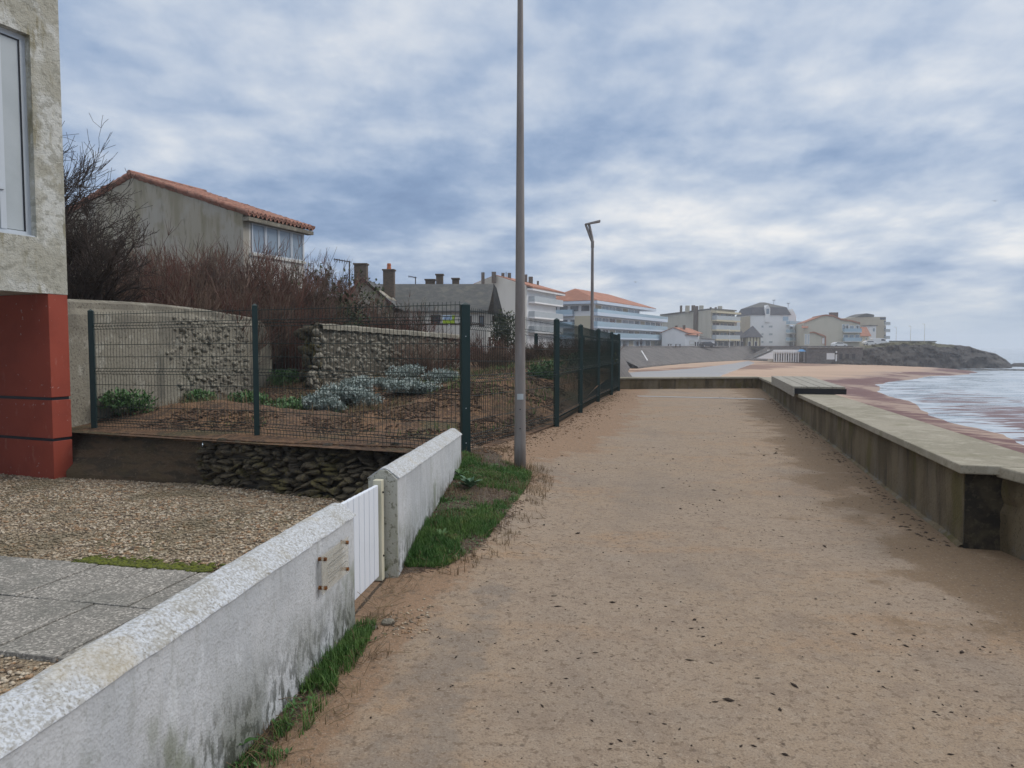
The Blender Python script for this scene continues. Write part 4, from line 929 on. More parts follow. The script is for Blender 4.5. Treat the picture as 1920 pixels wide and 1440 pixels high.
# tiled roof: corrugated slopes
def tile_roof(root, e0, e1, r0, r1, nt, name='roof'):
    """eave e0-e1, ridge r0-r1; corrugations run up the slope"""
    nu = nt*6+1; nv = 41; V = np.zeros((nu, nv, 3)); e0, e1, r0, r1 = [np.array(p) for p in (e0, e1, r0, r1)]
    nrm = np.cross(e1-e0, r0-e0); nrm = nrm/np.linalg.norm(nrm); nrm = nrm if nrm[2] > 0 else -nrm
    for i in range(nu):
        f = i/(nu-1); a = e0+(e1-e0)*f; c = r0+(r1-r0)*f; ph = math.cos(2*math.pi*i/6)
        for j in range(nv):
            g = j/(nv-1); st = (g*20) % 1; V[i, j] = a+(c-a)*g+nrm*(.055*ph+.04*(1-st)+.012*rng.normal()*.6)
    Vb = V.reshape(-1, 3).copy(); Vb2 = Vb-nrm*.10
    F = grid_faces(nu, nv); F2 = F[:, ::-1]+len(Vb)
    edge = [i*nv for i in range(nu)]; rim = np.array([(edge[i], edge[i+1], edge[i+1]+len(Vb), edge[i]+len(Vb)) for i in range(nu-1)])
    l0 = np.array([(j, j+1, j+1+len(Vb), j+len(Vb)) for j in range(nv-1)]); l1 = l0+(nu-1)*nv
    return np_mesh(name, np.concatenate([Vb, Vb2]), np.concatenate([F, F2, rim, l0, l1]), 'tiles', root)
slp = (apz-zE)/tA; ov = .35
tile_roof(h1, hp(-ov, -.12, zE-slp*ov+.10), hp(-ov, sH+.25, zE-slp*ov+.10), hp(tA, -.12, apz+.12), hp(tA, sH+.25, apz+.12), 17)
tile_roof(h1, hp(tW+ov, -.12, zE-slp*ov+.10), hp(tW+ov, sH+.25, zE-slp*ov+.10), hp(tA, -.12, apz+.12), hp(tA, sH+.25, apz+.12), 17)
b = MB(); b.tube([hp(tA, -.14, apz+.17), hp(tA, sH+.27, apz+.17)], .10, 8); b.build('ridge_tiles', 'tiles', h1)
b = MB(); b.extr([hp(-ov+.03, -.05, zE-.28), hp(-ov+.03, sH+.2, zE-.28), hp(-ov+.03, sH+.2, zE-.14), hp(-ov+.03, -.05, zE-.14)], (gx.x*.3, gx.y*.3, 0)); b.build('eave_board', 'oldrender', h1)

# ---------------- slate-roofed house
Ys = 44.
h2 = empty('slate_house', (*W(690, 640, Ys).xy, .7), 'low house with grey slate roofs, brick chimneys and white walls behind the tamarisk bushes', 'house')
gA = W(682, 521, Ys); gl = W(636, 562, Ys); gr = W(724, 556, Ys+.0); rb = W(763, 534, Ys+4.6)
b = MB(); b.extr([Vector((gl.x, Ys, .4)), Vector((gl.x, Ys, gl.z)), gA-Vector((0, 0, .06)), Vector((gr.x, Ys, gr.z)), Vector((gr.x, Ys, .4))], (0, 7, 0)); b.build('gable_wall', 'h_wall', h2)
ov = Vector((0, -.25, 0)); k7 = Vector((0, 7.2, 0)); dl = (gl-gA)*1.12; dr = Vector((-dl.x, 0, dl.z))*1.9
roofpoly(h2, [[gA+ov, gA+dl+ov, gA+dl+k7, gA+k7], [gA+ov, gA+k7, gA+Vector((-dl.x, 0, dl.z))*1.15+k7, gA+Vector((-dl.x, 0, dl.z))*1.15+ov]], 'slate', .12)
b = MB(); b.extr([gA+ov*1.1, gA+dl+ov*1.1, gA+dl*1.0+ov*1.1-Vector((0, 0, .2)), gA+ov*1.1-Vector((0, 0, .22)), gA+Vector((-dl.x, 0, dl.z))*1.15+ov*1.1-Vector((0, 0, .2)), gA+Vector((-dl.x, 0, dl.z))*1.15+ov*1.1], (0, .05, 0)); b.build('bargeboard', 'brown', h2)
# main range across
Ym = 47.; r0 = W(757, 534, Ym+2.6); r1 = W(926, 531, Ym+2.6); rz = (r0.z+r1.z)/2; ez = W(860, 583, Ym).z
r0.z = r1.z = rz; e0 = Vector((r0.x-2, Ym-.2, ez)); e1 = Vector((W(915, 583, Ym).x, Ym-.2, ez)); f0 = Vector((r0.x-2, Ym+5.4, ez)); f1_ = Vector((r1.x, Ym+5.4, ez)); r0b = Vector((r0.x-2, r0.y, rz))
roofpoly(h2, [[e0, e1, r1, r0b], [r0b, r1, f1_, f0]], 'slate', .12)
b = MB(); b.obox((e0.x+.2, Ym), (e1.x-.05, Ym), 5, .4, ez-.10); b.build('wall', 'whitewall', h2)
F2 = Face((e0.x, Ym), (e1.x, Ym))
for (x0, x1, y0, y1) in ((808, 826, 591, 606), (838, 850, 591, 606), (872, 884, 592, 612), (898, 908, 592, 612)): winpx(h2, F2, x0, y0, x1, y1, frame='brown', glass='glass', fr=.06)
b = MB(); b.extr([W(780, 606.5, Ym-.03), W(905, 606.5, Ym-.03), W(905, 609, Ym-.03), W(780, 609, Ym-.03)], (0, .02, 0)); b.build('band_course', 'brown', h2)
# steep end gable at right
g0 = r1+Vector((.05, -2.6, .05)); 
b = MB(); pe = [W(926, 531, Ym-.3), W(930, 545, Ym-.4), W(944, 606, Ym-.6), W(931, 608, Ym-.4), W(922, 580, Ym-.3)]
roofpoly(h2, [[W(925, 531, Ym), W(931, 540, Ym-.5), W(947, 602, Ym-.9), W(926, 600, Ym+.5)], ], 'slate', .10, 'roof_end')
b = MB(); Fr = Face(W(912, 700, Ym-.1), W(985, 700, Ym+2.5)); b.extr([Fr.pt(0, .4), Fr.pt(Fr.L, .4), Fr.pt(Fr.L, W(985, 612, Ym+2.5).z), Fr.pt(Fr.L*.3, W(932, 592, Ym+.8).z), Fr.pt(0, ez-.15)], (0, .2, 0)); b.build('side_wall', 'whitewall', h2)
for k, (x, y) in enumerate(((925, 600), (955, 622), (918, 640), (968, 612), (975, 640), (940, 655), (962, 660))):
    u_, z_ = Fr.hit(x, y); b = MB(); Fr.slab(b, u_-.10, u_+.10, z_-.28, z_+.28, .0, .03); b.build('timber_stud', 'brown', h2)
for (x0, x1, y0, yd, pots, yy_) in ((664, 690, 497, 540, 0, Ys+1.2), (718, 741, 508, 540, 1, Ys+2.8), (797, 817, 526, 545, 0, Ym+5), (817, 832, 516.5, 545, 0, Ym+4), (847, 862, 524, 545, 0, Ym+4.6)):
    a = W(x0, y0, yy_); c = W(x1, y0, yy_); chimney(h2, (a.x+c.x)/2, yy_, W(x0, yd, yy_).z-.6, a.z, c.x-a.x-.1, .55, pots=pots)
def antenna(x, y, z0, z1, s, label, flip=1, par=None):
    o = empty('roof_antenna', (x, y, z0), label, 'antenna')
    b = MB(); b.tube([(x, y, z0), (x, y, z1)], .04, 6); b.build('mast', 'darktwig', o)
    b = MB(); b.tube([(x+.1*flip, y, z1-.08), (x-1.0*s*flip, y, z1+.12*s)], .028, 5)
    for k in range(6): xx = x-(.15+.16*k)*s*flip; zz2 = z1-.05+.02*k*s; b.tube([(xx, y-.22*s, zz2), (xx, y+.22*s, zz2)], .015, 4); b.tube([(xx, y, zz2-.14*s), (xx, y, zz2+.12*s)], .016, 4)
    b.build('aerial', 'darktwig', o); return o
a = W(655, 489, Ys); antenna(a.x, Ys, W(655, 545, Ys).z, a.z, .95, 'television aerial on a mast left of the big brick chimney')
a = W(779, 519, 60); antenna(a.x, 60, W(779, 536, 60).z-1, a.z, .6, 'small distant aerial between the slate ridges')
# for-sale board and low wall before the house
wl = empty('low_garden_wall', (*W(850, 640, 33).xy, .7), 'pale low garden wall in front of the white slate-roofed house', 'wall')
a = W(790, 612, 33.); c = W(868, 612, 33.); MB().obox((a.x, 33.), (c.x, 33.), .25, .5, a.z).build('wall_face', 'whitewall', wl)
a = W(830, 591, 40); c = W(853, 607.5, 40)
sg = empty('sale_board', (a.x, 40, c.z), 'white and lime-green notice board against the white house wall', 'sign')
b = MB().obox((a.x, 40), (c.x, 40), .04, c.z, a.z); bo = b.build('board', 'sign_w', sg)
b = MB().obox((a.x, 39.99), (c.x, 39.99), .008, c.z, c.z+.20); b.build('green_band', 'sign_g', sg)
b = MB().obox((c.x-.16, 39.985), (c.x, 39.985), .004, c.z+.2, a.z); b.build('green_edge', 'sign_g', sg)
b = MB()
for z in (a.z-.13, a.z-.22): 
    x_ = a.x+.08; b = MB()
    while x_ < c.x-.24: l = random.uniform(.04, .10); b.obox((x_, 39.992), (x_+l, 39.992), .006, z, z+.045); x_ += l+.03
    b.build('text_line', 'sign_b', bo)
b = MB().tube([((a.x+c.x)/2, 40.1, .6), ((a.x+c.x)/2, 40.1, a.z)], .04, 6).build('post', 'alu', sg)
# dark slatted screen and round shrub
dk = empty('dark_screen_fence', (*W(930, 690, 25).xy, .6), 'low dark solid screen fence sloping down behind the mesh fence', 'fence')
a = W(905, 662, 24); c = W(978, 677, 21.5); MB().obox(a.xy, c.xy, .06, .35, a.z, .35, c.z).build('panel', 'wire', dk)

# ================================================================ far town
TZ = .92
# B: white block behind the pole
cB = W(986, 535, 120.); dB = Vector((.42, .907)).normalized(); nB = Vector((-dB.y, dB.x))
zeB = cB.z; LB = hitdir(cB.xy, dB, 1042); tAp = hitdir(cB.xy, nB, 928); apB = W(928, 516, (cB.xy+nB*tAp).y).z
hB = empty('apartment_block', (cB.x, cB.y, TZ), 'apartment block with plain gable, red roof and many chimneys, partly behind the tall lamp post', 'building')
pB = lambda s, t, z: Vector((*(cB.xy+dB*s+nB*t), z))
b = MB(); b.extr([pB(0, 0, TZ), pB(0, 0, zeB), pB(0, tAp, apB), pB(0, 2*tAp, zeB), pB(0, 2*tAp, TZ)], (dB.x*LB, dB.y*LB, 0)); b.build('wall', 'f_pale', hB)
FB = Face(pB(0, 0, 0), pB(LB, 0, 0))
b = MB(); FB.slab(b, .3, LB, TZ, zeB-.3, .0, .06); b.build('front_render', 'f_white', hB)
roofpoly(hB, [[pB(.15, -1.2, zeB-.2), pB(LB+2.2, -1.2, zeB-.2), pB(LB-3.5, tAp, apB+.1), pB(.15, tAp, apB+.1)], [pB(LB+2.2, -1.2, zeB-.2), pB(LB+2.2, 2*tAp+1, zeB-.2), pB(LB-3.5, tAp, apB+.1)], [pB(.15, 2*tAp+1, zeB-.2), pB(LB+2.2, 2*tAp+1, zeB-.2), pB(LB-3.5, tAp, apB+.1), pB(.15, tAp, apB+.1)]], 'fartiles', .25)
b = MB(); q = [pB(.3, -1.1, 0), pB(LB+2.1, -1.1, 0), pB(LB+2.1, .0, 0), pB(.3, .0, 0)]; b.prism([(p.x, p.y) for p in q], zeB-.8, zeB-.45); b.build('eave_fascia', 'f_white', hB)
for zf in (8.75, 6.2, 3.7):
    balcony(hB, FB, 1.0, LB+.8, zf, 1.2, .25, .95, 'f_white', 'panel')
    for k in range(3): window(hB, FB, 1.2+k*(LB-1.5)/3, .4+(k+1)*(LB-1.5)/3, zf+.1, zf+2.0, fr=.15, frame='f_white', glass='paleglass', mull=1)
for (x, yt, ybb, w_, tt_) in ((905.5, 511, 526, .45, tAp+3.2), (926, 510, 519, .62, tAp+.3), (943, 512, 522, .45, tAp), (955, 512, 524, .5, tAp), (986, 515, 530, .45, tAp-1), (995, 519, 530, .65, tAp-2.2), (1008.5, 527, 535, .3, tAp-2.5)):
    y_ = 122+max(0, (x-926)*.12); a = W(x, yt, y_); chimney(hB, a.x, a.y, W(x, ybb, y_).z-1.0, a.z, w_*1.2, .8, cap=False)
a = W(949, 512, 124); b = MB().tube([(a.x, a.y, a.z-1), (a.x, a.y, a.z+.2)], .06, 5).build('vent_pipe', 'brick', hB)

# A: balconied block with hipped roof
cA = W(1113, 563, 150.); dA = Vector((.484, .875)).normalized(); nA = Vector((-dA.y, dA.x)); LA = hitdir(cA.xy, dA, 1243); LR = hitdir(cA.xy, dA, 1222); LT = hitdir(cA.xy, dA, 1200)
zeA = cA.z; WA = 11.
hA = empty('seafront_apartments', (cA.x, cA.y, TZ), 'long white seafront apartment block with blue glass balconies and hipped red roof', 'building')
pA = lambda s, t, z: Vector((*(cA.xy+dA*s+nA*t), z))
b = MB(); b.prism([pA(0, 0, 0).xy, pA(LT, 0, 0).xy, pA(LT, WA, 0).xy, pA(0, WA, 0).xy], 7.9, zeA-.75)
b.prism([pA(0, 0, 0).xy, pA(LA, 0, 0).xy, pA(LA, WA, 0).xy, pA(0, WA, 0).xy], TZ, 7.898); b.build('wall', 'f_white', hA)
hip_roof(hA, cA.xy, dA, nA, LR-1.5, WA, zeA, W(1092, 543, 158).z, WA*.25, WA*1.3, 1.3, 'fartiles', .12)
b = MB(); q = [pA(-1.3, -1.35, 0), pA(LR-.2, -1.35, 0), pA(LR-.2, WA, 0), pA(-1.3, WA, 0)]; b.prism([p.xy for p in q], zeA-.75, zeA-.14); b.build('eave_fascia', 'f_bluewhite', hA)
FA = Face(pA(0, 0, 0), pA(LA, 0, 0)); FA2 = Face(pA(0, WA, 0), pA(0, 0, 0))
for i, zf in enumerate((3.1, 5.35, 7.95)):
    balcony(hA, FA, -1.2, LA+.3, zf+.0, 1.4, .35, 1.05, 'f_bluewhite', 'railglass', solid=.35 if i == 2 else .0)
    balcony(hA, FA2, 0, WA*.6, zf, 1.2, .35, 1.0, 'f_bluewhite', 'railglass')
for i, (zf, top, LL) in enumerate(((TZ+.1, 2.6, LA), (3.15, 4.9, LA), (5.4, 7.4, LA), (8.0, 10.0, LT))):
    k = 0; u_ = .8
    while u_ < LL-1.5:
        wd = 3.6; gl_ = ('glass', 'paleglass', 'paleglass', 'f_tan')[(k*3+i) % 4]; window(hA, FA, u_, min(u_+wd, LL-.3), zf+.05, top, fr=.12, frame='f_white', glass=gl_, mull=3 if gl_ != 'f_tan' else 0); u_ += wd+.55; k += 1
for zf, top in ((8.5, 9.9), (5.7, 7.0)):
    for k in range(4): window(hA, FA2, .6+k*2.5, 2.7+k*2.5, zf, top, fr=.12, frame='f_white', glass='glass')
b = MB(); FA2.slab(b, WA*.62, WA*.95, TZ, 7.6, .0, .3); b.build('cream_bay', 'f_cream', hA)
a = W(1072, 547, 157); chimney(hA, a.x, a.y, a.z-2, a.z-.05, 1.4, 1.2, 'f_beige', cap=False)

# C: beige flats
C0_ = W(1333, 578, 200.); zc_ = C0_.z; bt_ = lambda px, py: (lambda h: (zc_-EYE)/h)(ray(px, py)[1])
yl = bt_(1252, 588); yr_ = bt_(1378, 581.5); CL = W(1252, 588, yl).xy; CR = W(1378, 581.5, yr_).xy
hC = empty('apartment_block', (C0_.x, C0_.y, TZ), 'flat-roofed beige apartment block with blank side wall and three stacked balconies', 'building')
bk = Vector((-.25, .97))*14
b = MB(); b.prism([CL, C0_.xy, CR, CR+bk, CL+bk*.4], TZ, zc_-.35); b.build('wall', 'f_beige', hC)
b = MB(); o_ = Vector((0, -.4)); b.prism([CL+o_+Vector((-.4, 0)), C0_.xy+o_, CR+o_+Vector((.4, 0)), CR+bk, CL+bk*.4], zc_-.349, zc_); b.build('roof', 'slate', hC)
FCm = Face(C0_.xy, CR); FCl = Face(CL, C0_.xy)
for zf in (3.2, 5.9, 8.6): 
    balcony(hC, FCm, .6, FCm.L+.6, zf, 1.5, .45, 1.15, 'f_cream', 'panel')
    for k in range(3): window(hC, FCm, .9+k*FCm.L/3.1, .3+(k+1)*FCm.L/3.1, zf+.05, zf+1.95, fr=.12, frame='f_beige', glass='glass' if k != 1 else 'paleglass', mull=1)
for k in range(4): window(hC, FCm, .9+k*FCm.L/4.2, .3+(k+1)*FCm.L/4.2, TZ+.05, 2.6, fr=.15, frame='f_white', glass='glass')
b = MB(); FCm.slab(b, .3, FCm.L+.8, zc_-1.3, zc_-.8, 0, 1.6); b.build('canopy', 'f_cream', hC)
u0, _ = FCl.hit(1303, 600); u1, _ = FCl.hit(1309, 600); b = MB(); FCl.slab(b, u0, u1, TZ+4.5, zc_+1.1, 0, .5); b.build('flue_stack', 'brick', hC)
for (x, yt, w_) in ((1277, 573, .5), (1289, 573, 1.1), (1300, 572.5, .9), (1315, 573, 1.1), (1332.5, 576, .35), (1342, 576, .4), (1350, 574, 1.1)):
    y_ = 215; a = W(x, yt, y_); chimney(hC, a.x, a.y, zc_-.5, a.z, w_, 1., 'brick' if w_ < 1 else 'f_beige', cap=False)
# small white house in front
YH = 185.; hs = empty('small_house', (*W(1275, 650, YH).xy, TZ), 'small white house with red tiled roof in front of the beige flats', 'house')
a = [W(1241, 651, YH), W(1241, 623, YH), W(1262, 614.5, YH), W(1285, 623, YH), W(1285, 651, YH)]
a[0].z = a[4].z = TZ; b = MB(); b.extr(a, (6., 9, 0)); b.build('wall', 'f_white', hs)
ext = Vector((6.5, 9.4, 0)); o_ = Vector((0, -.3, .12))
roofpoly(hs, [[a[1]+Vector((-.5, -.3, -.05)), a[2]+o_, a[2]+ext+o_, a[1]+ext], [a[2]+o_, a[3]+Vector((.6, -.3, -.1)), a[3]+ext+Vector((.6, 0, -.1)), a[2]+ext+o_]], 'fartiles', .12)
b = MB(); q = W(1285, 626, YH); q2 = W(1310, 629, YH+1); MB().obox((q.x, YH+.2), (q2.x, YH+1.2), 7, TZ, q2.z).build('side_wing', 'f_white', hs)
roofpoly(hs, [[Vector((q.x-.2, YH-.3, q2.z+.25)), Vector((q2.x+.4, YH+.8, q2.z+.05)), Vector((q2.x+1.4, YH+8, q2.z+.8)), Vector((q.x+1.2, YH+7, q2.z+1.7))]], 'fartiles', .12, 'wing_roof')
Fs_ = Face((q.x, YH+.2), (q2.x, YH+1.2))
for (x0, x1, y0, y1) in ((1303, 1305, 641, 650), (1307.5, 1309.5, 641, 650), (1306.5, 1309, 626.5, 631)): winpx(hs, Fs_, x0, y0, x1, y1, fr=.08, frame='brown', glass='glass')
winpx(hs, Fs_, 1293, 639, 1302, 646, fr=.1, frame='f_beige', glass='f_white')
for x, yt in ((1268, 611.5), (1282.5, 610.5)): p = W(x, yt, YH+3); chimney(hs, p.x, p.y, p.z-1, p.z, .6, .5)
ha = empty('annex_house', (*W(1325, 648, 193).xy, TZ), 'low white annex with sloping grey roof beside the small red-roofed house', 'house')
p = W(1315, 634, 193); q = W(1340, 636, 193); MB().obox((p.x, 193), (q.x, 193), 5, TZ, p.z-.2).build('wall', 'f_white', ha)
roofpoly(ha, [[W(1314, 630, 193)+Vector((0, 2, 0)), W(1341, 636.5, 193)+Vector((0, -.3, 0)), W(1341, 636.5, 193)+Vector((0, 5, .3)), W(1314, 630, 193)+Vector((0, 5, .8))], [W(1314, 634.5, 193)+Vector((0, -.3, 0)), W(1341, 636.5, 193)+Vector((0, -.3, 0)), W(1314, 630, 193)+Vector((0, 2, 0))]], 'slate', .1)
Fa_ = Face((p.x, 193), (q.x, 193))
for x in (1318, 1325, 1331): winpx(ha, Fa_, x-1.3, 640, x+1.3, 646, fr=.08, frame='f_white', glass='glass')

# half-timber houses between
YT = 212.
for nm, xs4, lab in (('turret_house', (1375, 1385, 1397, 618, 633, 622), 'left dark-roofed half-timbered house with pointed roof beside the beige flats'), ('turret_house', (1397, 1411.5, 1428, 616, 632, 616), 'right dark-roofed half-timbered house with pointed roof beside the white mansard block')):
    x0, xa, x1, ya, ye, _ = xs4; o = empty(nm, (*W(xa, 650, YT).xy, TZ), lab, 'house', 'pointed half-timbered houses')
    A = W(x0, ye, YT); B = W(x1, ye, YT); T_ = W(xa, ya-5.5, YT+3); MB().obox((A.x+.3, YT), (B.x-.3, YT), 6, TZ, A.z+.02).build('wall', 'f_cream' if x0 > 1390 else 'f_beige', o)
    e = [(A.x-.3, YT-.4, A.z), (B.x+.3, YT-.4, A.z), (B.x+.3, YT+6.4, A.z), (A.x-.3, YT+6.4, A.z)]; e = [Vector(v) for v in e]
    roofpoly(o, [[e[0], e[1], T_], [e[1], e[2], T_], [e[2], e[3], T_], [e[3], e[0], T_]], 'darkslate', .1)
    Ft = Face((A.x+.3, YT), (B.x-.3, YT))
    for k in range(5): b = MB(); u_ = .2+k*(Ft.L-.5)/4; Ft.slab(b, u_, u_+.22, TZ, A.z-.1, 0, .05); b.build('timber_stud', 'brown', o)
    for k in (0, 2): u_ = .2+k*(Ft.L-.5)/4+.4; window(o, Ft, u_, u_+.9, TZ+.2, TZ+1.7, fr=.08, frame='f_white', glass='glass')
rr = empty('red_roofed_house', (*W(1390, 610, 260).xy, TZ), 'distant house whose long red roof shows between the beige flats and the mansard block', 'house')
A = W(1374, 606, 260); B = W(1400, 606, 260); T0 = W(1376, 601, 264); T1 = W(1399, 601, 264); MB().obox((A.x, 260), (B.x, 260), 8, TZ, A.z).build('wall', 'f_tan', rr)
roofpoly(rr, [[A+Vector((-.3, -.3, .1)), B+Vector((.3, -.3, .1)), T1, T0], [T0, T1, B+Vector((.3, 8, .1)), A+Vector((-.3, 8, .1))]], 'fartiles', .1)

# D: white mansard block
YD = 225.; z1 = W(1440, 590, YD).z; zr1 = W(1440, 576.5, YD+2).z; zr2 = W(1452, 567, YD+7).z
xa, xb = W(1408, 590, YD).x, W(1481, 590, YD).x
hD = empty('mansard_block', ((xa+xb)/2, YD, TZ), 'tall white apartment block with dark slate mansard roof and a white dormer', 'building')
MB().obox((xa, YD), (xb, YD), 14, TZ, z1).build('wall', 'f_white', hD)
ol = W(1397, 592, YD+4); b = MB(); b.prism([(xa-.0, YD+.5), (xa-.0, YD+9), (ol.x, YD+9), (ol.x, YD+4)][::-1], TZ, z1-.4); b.build('side_bay', 'f_tan', hD)
i0, i1 = 2.0, 2.0
P = lambda x, y, z: Vector((x, y, z))
e = [P(xa-.3, YD-.3, z1), P(xb+.3, YD-.3, z1), P(xb+.3, YD+14, z1), P(xa-.3, YD+14, z1)]; m2 = [P(xa+.9, YD+1.2, zr1), P(xb-.6, YD+1.2, zr1), P(xb-.6, YD+13, zr1), P(xa+.9, YD+13, zr1)]
roofpoly(hD, [[e[k], e[(k+1) % 4], m2[(k+1) % 4], m2[k]] for k in range(4)], 'darkslate', .08)
r_a, r_b = P(xa+5.2, YD+7, zr2), P(xb-5.5, YD+7, zr2); m2 = [v+Vector((0, 0, .02)) for v in m2]
roofpoly(hD, [[m2[0], m2[1], r_b, r_a], [m2[1], m2[2], r_b], [m2[2], m2[3], r_a, r_b], [m2[3], m2[0], r_a]], 'slate', .08, 'upper_roof')
FD = Face((xa, YD), (xb, YD)); u0, _ = FD.hit(1434, 600); u1, _ = FD.hit(1443, 600)
b = MB(); zd0 = z1-2.4; b.extr([FD.pt(u0, zd0, .35), FD.pt(u1, zd0, .35), FD.pt(u1, zr1-.3, .35), FD.pt((u0+u1)/2, zr1+.7, .35), FD.pt(u0, zr1-.3, .35)], (0, 3., 0)); dm = b.build('dormer', 'f_white', hD)
b = MB(); FD.slab(b, u0+.3, u1-.3, z1+.2, zr1-.5, .35, .40); b.build('pane', 'paleglass', dm)
winpx(hD, FD, 1434, 599, 1443, 605, fr=.12, frame='f_white', glass='paleglass', mull=2)
for yv in (610, 624.5, 639):
    for (x0, x1) in ((1427, 1432), (1441, 1449)): winpx(hD, FD, x0, yv, x1, yv+4.6, fr=.1, frame='f_white', glass='panel')
FD2 = Face((xb, YD+.5), W(1505, 640, YD+5).xy)
b = MB(); FD2.slab(b, 0, FD2.L*.75, TZ, z1-4.1, -4, -.4); b.build('rear_wing', 'f_white', hD)
for zf in (8.05, 5.4, 2.9): balcony(hD, FD2, -1.5, FD2.L, zf, 1.4, .25, 1.0, 'f_white', 'railglass')
for zf in (5.45, 2.95, TZ+.02):
    for k in range(2): window(hD, FD2, .3+k*1.6, 1.7+k*1.6, zf+.05, zf+2.0, fr=.12, frame='f_white', glass='paleglass', mull=1)
for u_ in (.6, FD2.L*.55, FD2.L-.1): b = MB(); FD2.slab(b, u_, u_+.25, TZ, 8.0, 1.15, 1.39); b.build('column', 'f_white', hD)
winpx(hD, FD, 1467, 593, 1479, 602, fr=.1, frame='f_white', glass='railglass')
gg = W(1487, 580, YD+1); b = MB(); A = W(1479, 600, YD+.6); T_ = W(1486, 579, YD+.6); B = W(1493, 592, YD+.6); b.extr([P(A.x, YD+.6, z1-3), P(B.x, YD+.6, z1-3), B, T_, W(1481, 588, YD+.6)], (0, 9, 0)); b.build('end_gable', 'f_white', hD)
for (x, y0) in ((1419, 573), (1451, 564), (1478, 570)): p = W(x, y0, YD+6); b = MB().tube([(p.x, p.y, p.z-1.5), (p.x, p.y, p.z+.2)], .09, 6); b.box(p.x-.35, p.x+.35, p.y-.3, p.y+.3, p.z, p.z+.35); b.build('roof_vent', 'alu', hD)

# E: beige curved-gable block
YE = 212.
hE = empty('curved_gable_block', (*W(1560, 655, YE).xy, TZ), 'beige apartment block with sweeping red-edged gable roof above the garages', 'building')
prof = [(1507, 655), (1507, 606), (1527, 598.5), (1540, 593.5), (1548, 592.5), (1561, 593.5), (1577, 600.5), (1596, 603), (1612, 607.5), (1612, 655)]
pts = [W(x, y, YE) for x, y in prof]; pts[0].z = pts[-1].z = TZ-.3
MB().extr(pts, (3, 14, 0)).build('wall', 'f_beige', hE)
top = [W(x, y, YE) for x, y in prof[1:-1]]; b = MB()
for i in range(len(top)-1):
    a, c = top[i]+Vector((0, -.3, .02)), top[i+1]+Vector((0, -.3, .02)); q = [a, c, c+Vector((3.3, 14.6, 0)), a+Vector((3.3, 14.6, 0))]; th = Vector((0, 0, .45 if i > 1 else .2)); b.poly([tuple(v) for v in q]+[tuple(v+th) for v in q], [(3, 2, 1, 0), (4, 5, 6, 7), (0, 1, 5, 4), (1, 2, 6, 5), (2, 3, 7, 6), (3, 0, 4, 7)])
b.build('roof', 'fartiles', hE)
p = W(1563, 586.5, YE+5); chimney(hE, p.x, p.y, p.z-2, p.z, 2.3, 1.2, 'brick')
FE = Face(W(1507, 640, YE-.01).xy, W(1612, 640, YE-.01).xy)
b = MB(); tr = [(1519, 622.5), (1526, 621.5), (1545, 628), (1549, 630.5), (1549, 648), (1547, 648), (1547, 632), (1526, 624), (1519, 624.5)]; b.extr([W(x, y, YE-.35) for x, y in tr], (0, .3, 0)); b.build('red_trim', 'fartiles', hE)
winpx(hE, FE, 1541, 633, 1547, 645, fr=.1, frame='fartiles', glass='f_white')
for (x0, x1, y0, y1) in ((1579, 1585, 608, 620), (1586, 1592, 608, 620), (1606, 1610, 609, 619)): winpx(hE, FE, x0, y0, x1, y1, fr=.1, frame='f_white', glass='paleglass')
for zf in (5.4, 2.7):
    u0, _ = FE.hit(1580, 640); u1, _ = FE.hit(1612, 640); balcony(hE, FE, u0, u1, zf, 1.2, .2, 1., 'f_white', 'railglass')
    for k in range(3): window(hE, FE, u0+.2+k*1.7, u0+1.6+k*1.7, zf+.05, zf+1.9, fr=.1, frame='f_white', glass='paleglass')
for (x0, x1) in ((1509, 1513), (1514, 1518)): winpx(hE, FE, x0, 626, x1, 646, fr=.12, frame='f_white', glass='paleglass', mull=1)
p = W(1503, 614, YE-2); q = W(1517, 608, YE+3); roofpoly(hE, [[p, W(1515, 614, YE-2), q, W(1504, 609, YE+3)]], 'fartiles', .2, 'porch_roof')
u0, _ = FE.hit(1503, 640); 
# G: red roofed cottage, F: tan block
YG = 226.; hG = empty('red_roofed_cottage', (*W(1622, 650, YG).xy, TZ), 'small cream cottage with bright orange-red roof on the headland side', 'house')
A = W(1613, 630, YG); B = W(1632, 630, YG); T0 = W(1614, 613, YG+3); T1 = W(1625, 613, YG+3); MB().obox((A.x, YG), (B.x-.6, YG), 6, TZ, A.z+.05).build('wall', 'f_cream', hG)
roofpoly(hG, [[A+P(-.2, -.3, 0), B+P(.2, -.3, 0), T1, T0], [B+P(.2, -.3, 0), B+P(.2, 6, 0), T1], [T0, T1, B+P(.2, 6, 0), A+P(-.2, 6, 0)]], 'fartiles', .12)
FG = Face((A.x, YG), (B.x-.6, YG))
for x in (1616, 1624): winpx(hG, FG, x-1.5, 633, x+1.5, 639, fr=.1, frame='f_white', glass='glass')
YF = 240.; hF = empty('apartment_block', (*W(1630, 650, YF).xy, TZ), 'tan apartment block with stepped grey roofline at the headland end of town', 'building')
prof = [(1590, 652), (1590, 596.5), (1606, 594.5), (1661, 594), (1661, 648)]; pts = [W(x, y, YF) for x, y in prof]; pts[0].z = pts[-1].z = TZ; MB().extr(pts, (0, 13, 0)).build('wall', 'f_tan', hF)
b = MB(); b.extr([W(1604, 595, YF-.1), W(1616, 590, YF-.1), W(1625, 587.5, YF-.1), W(1639, 590, YF-.1), W(1639, 594, YF-.1)], (0, 8, 0)); b.build('roof', 'slate', hF)
FFc = Face(W(1590, 640, YF).xy, W(1661, 640, YF).xy); FF2 = Face(W(1661, 640, YF).xy, W(1666, 640, YF+5).xy)
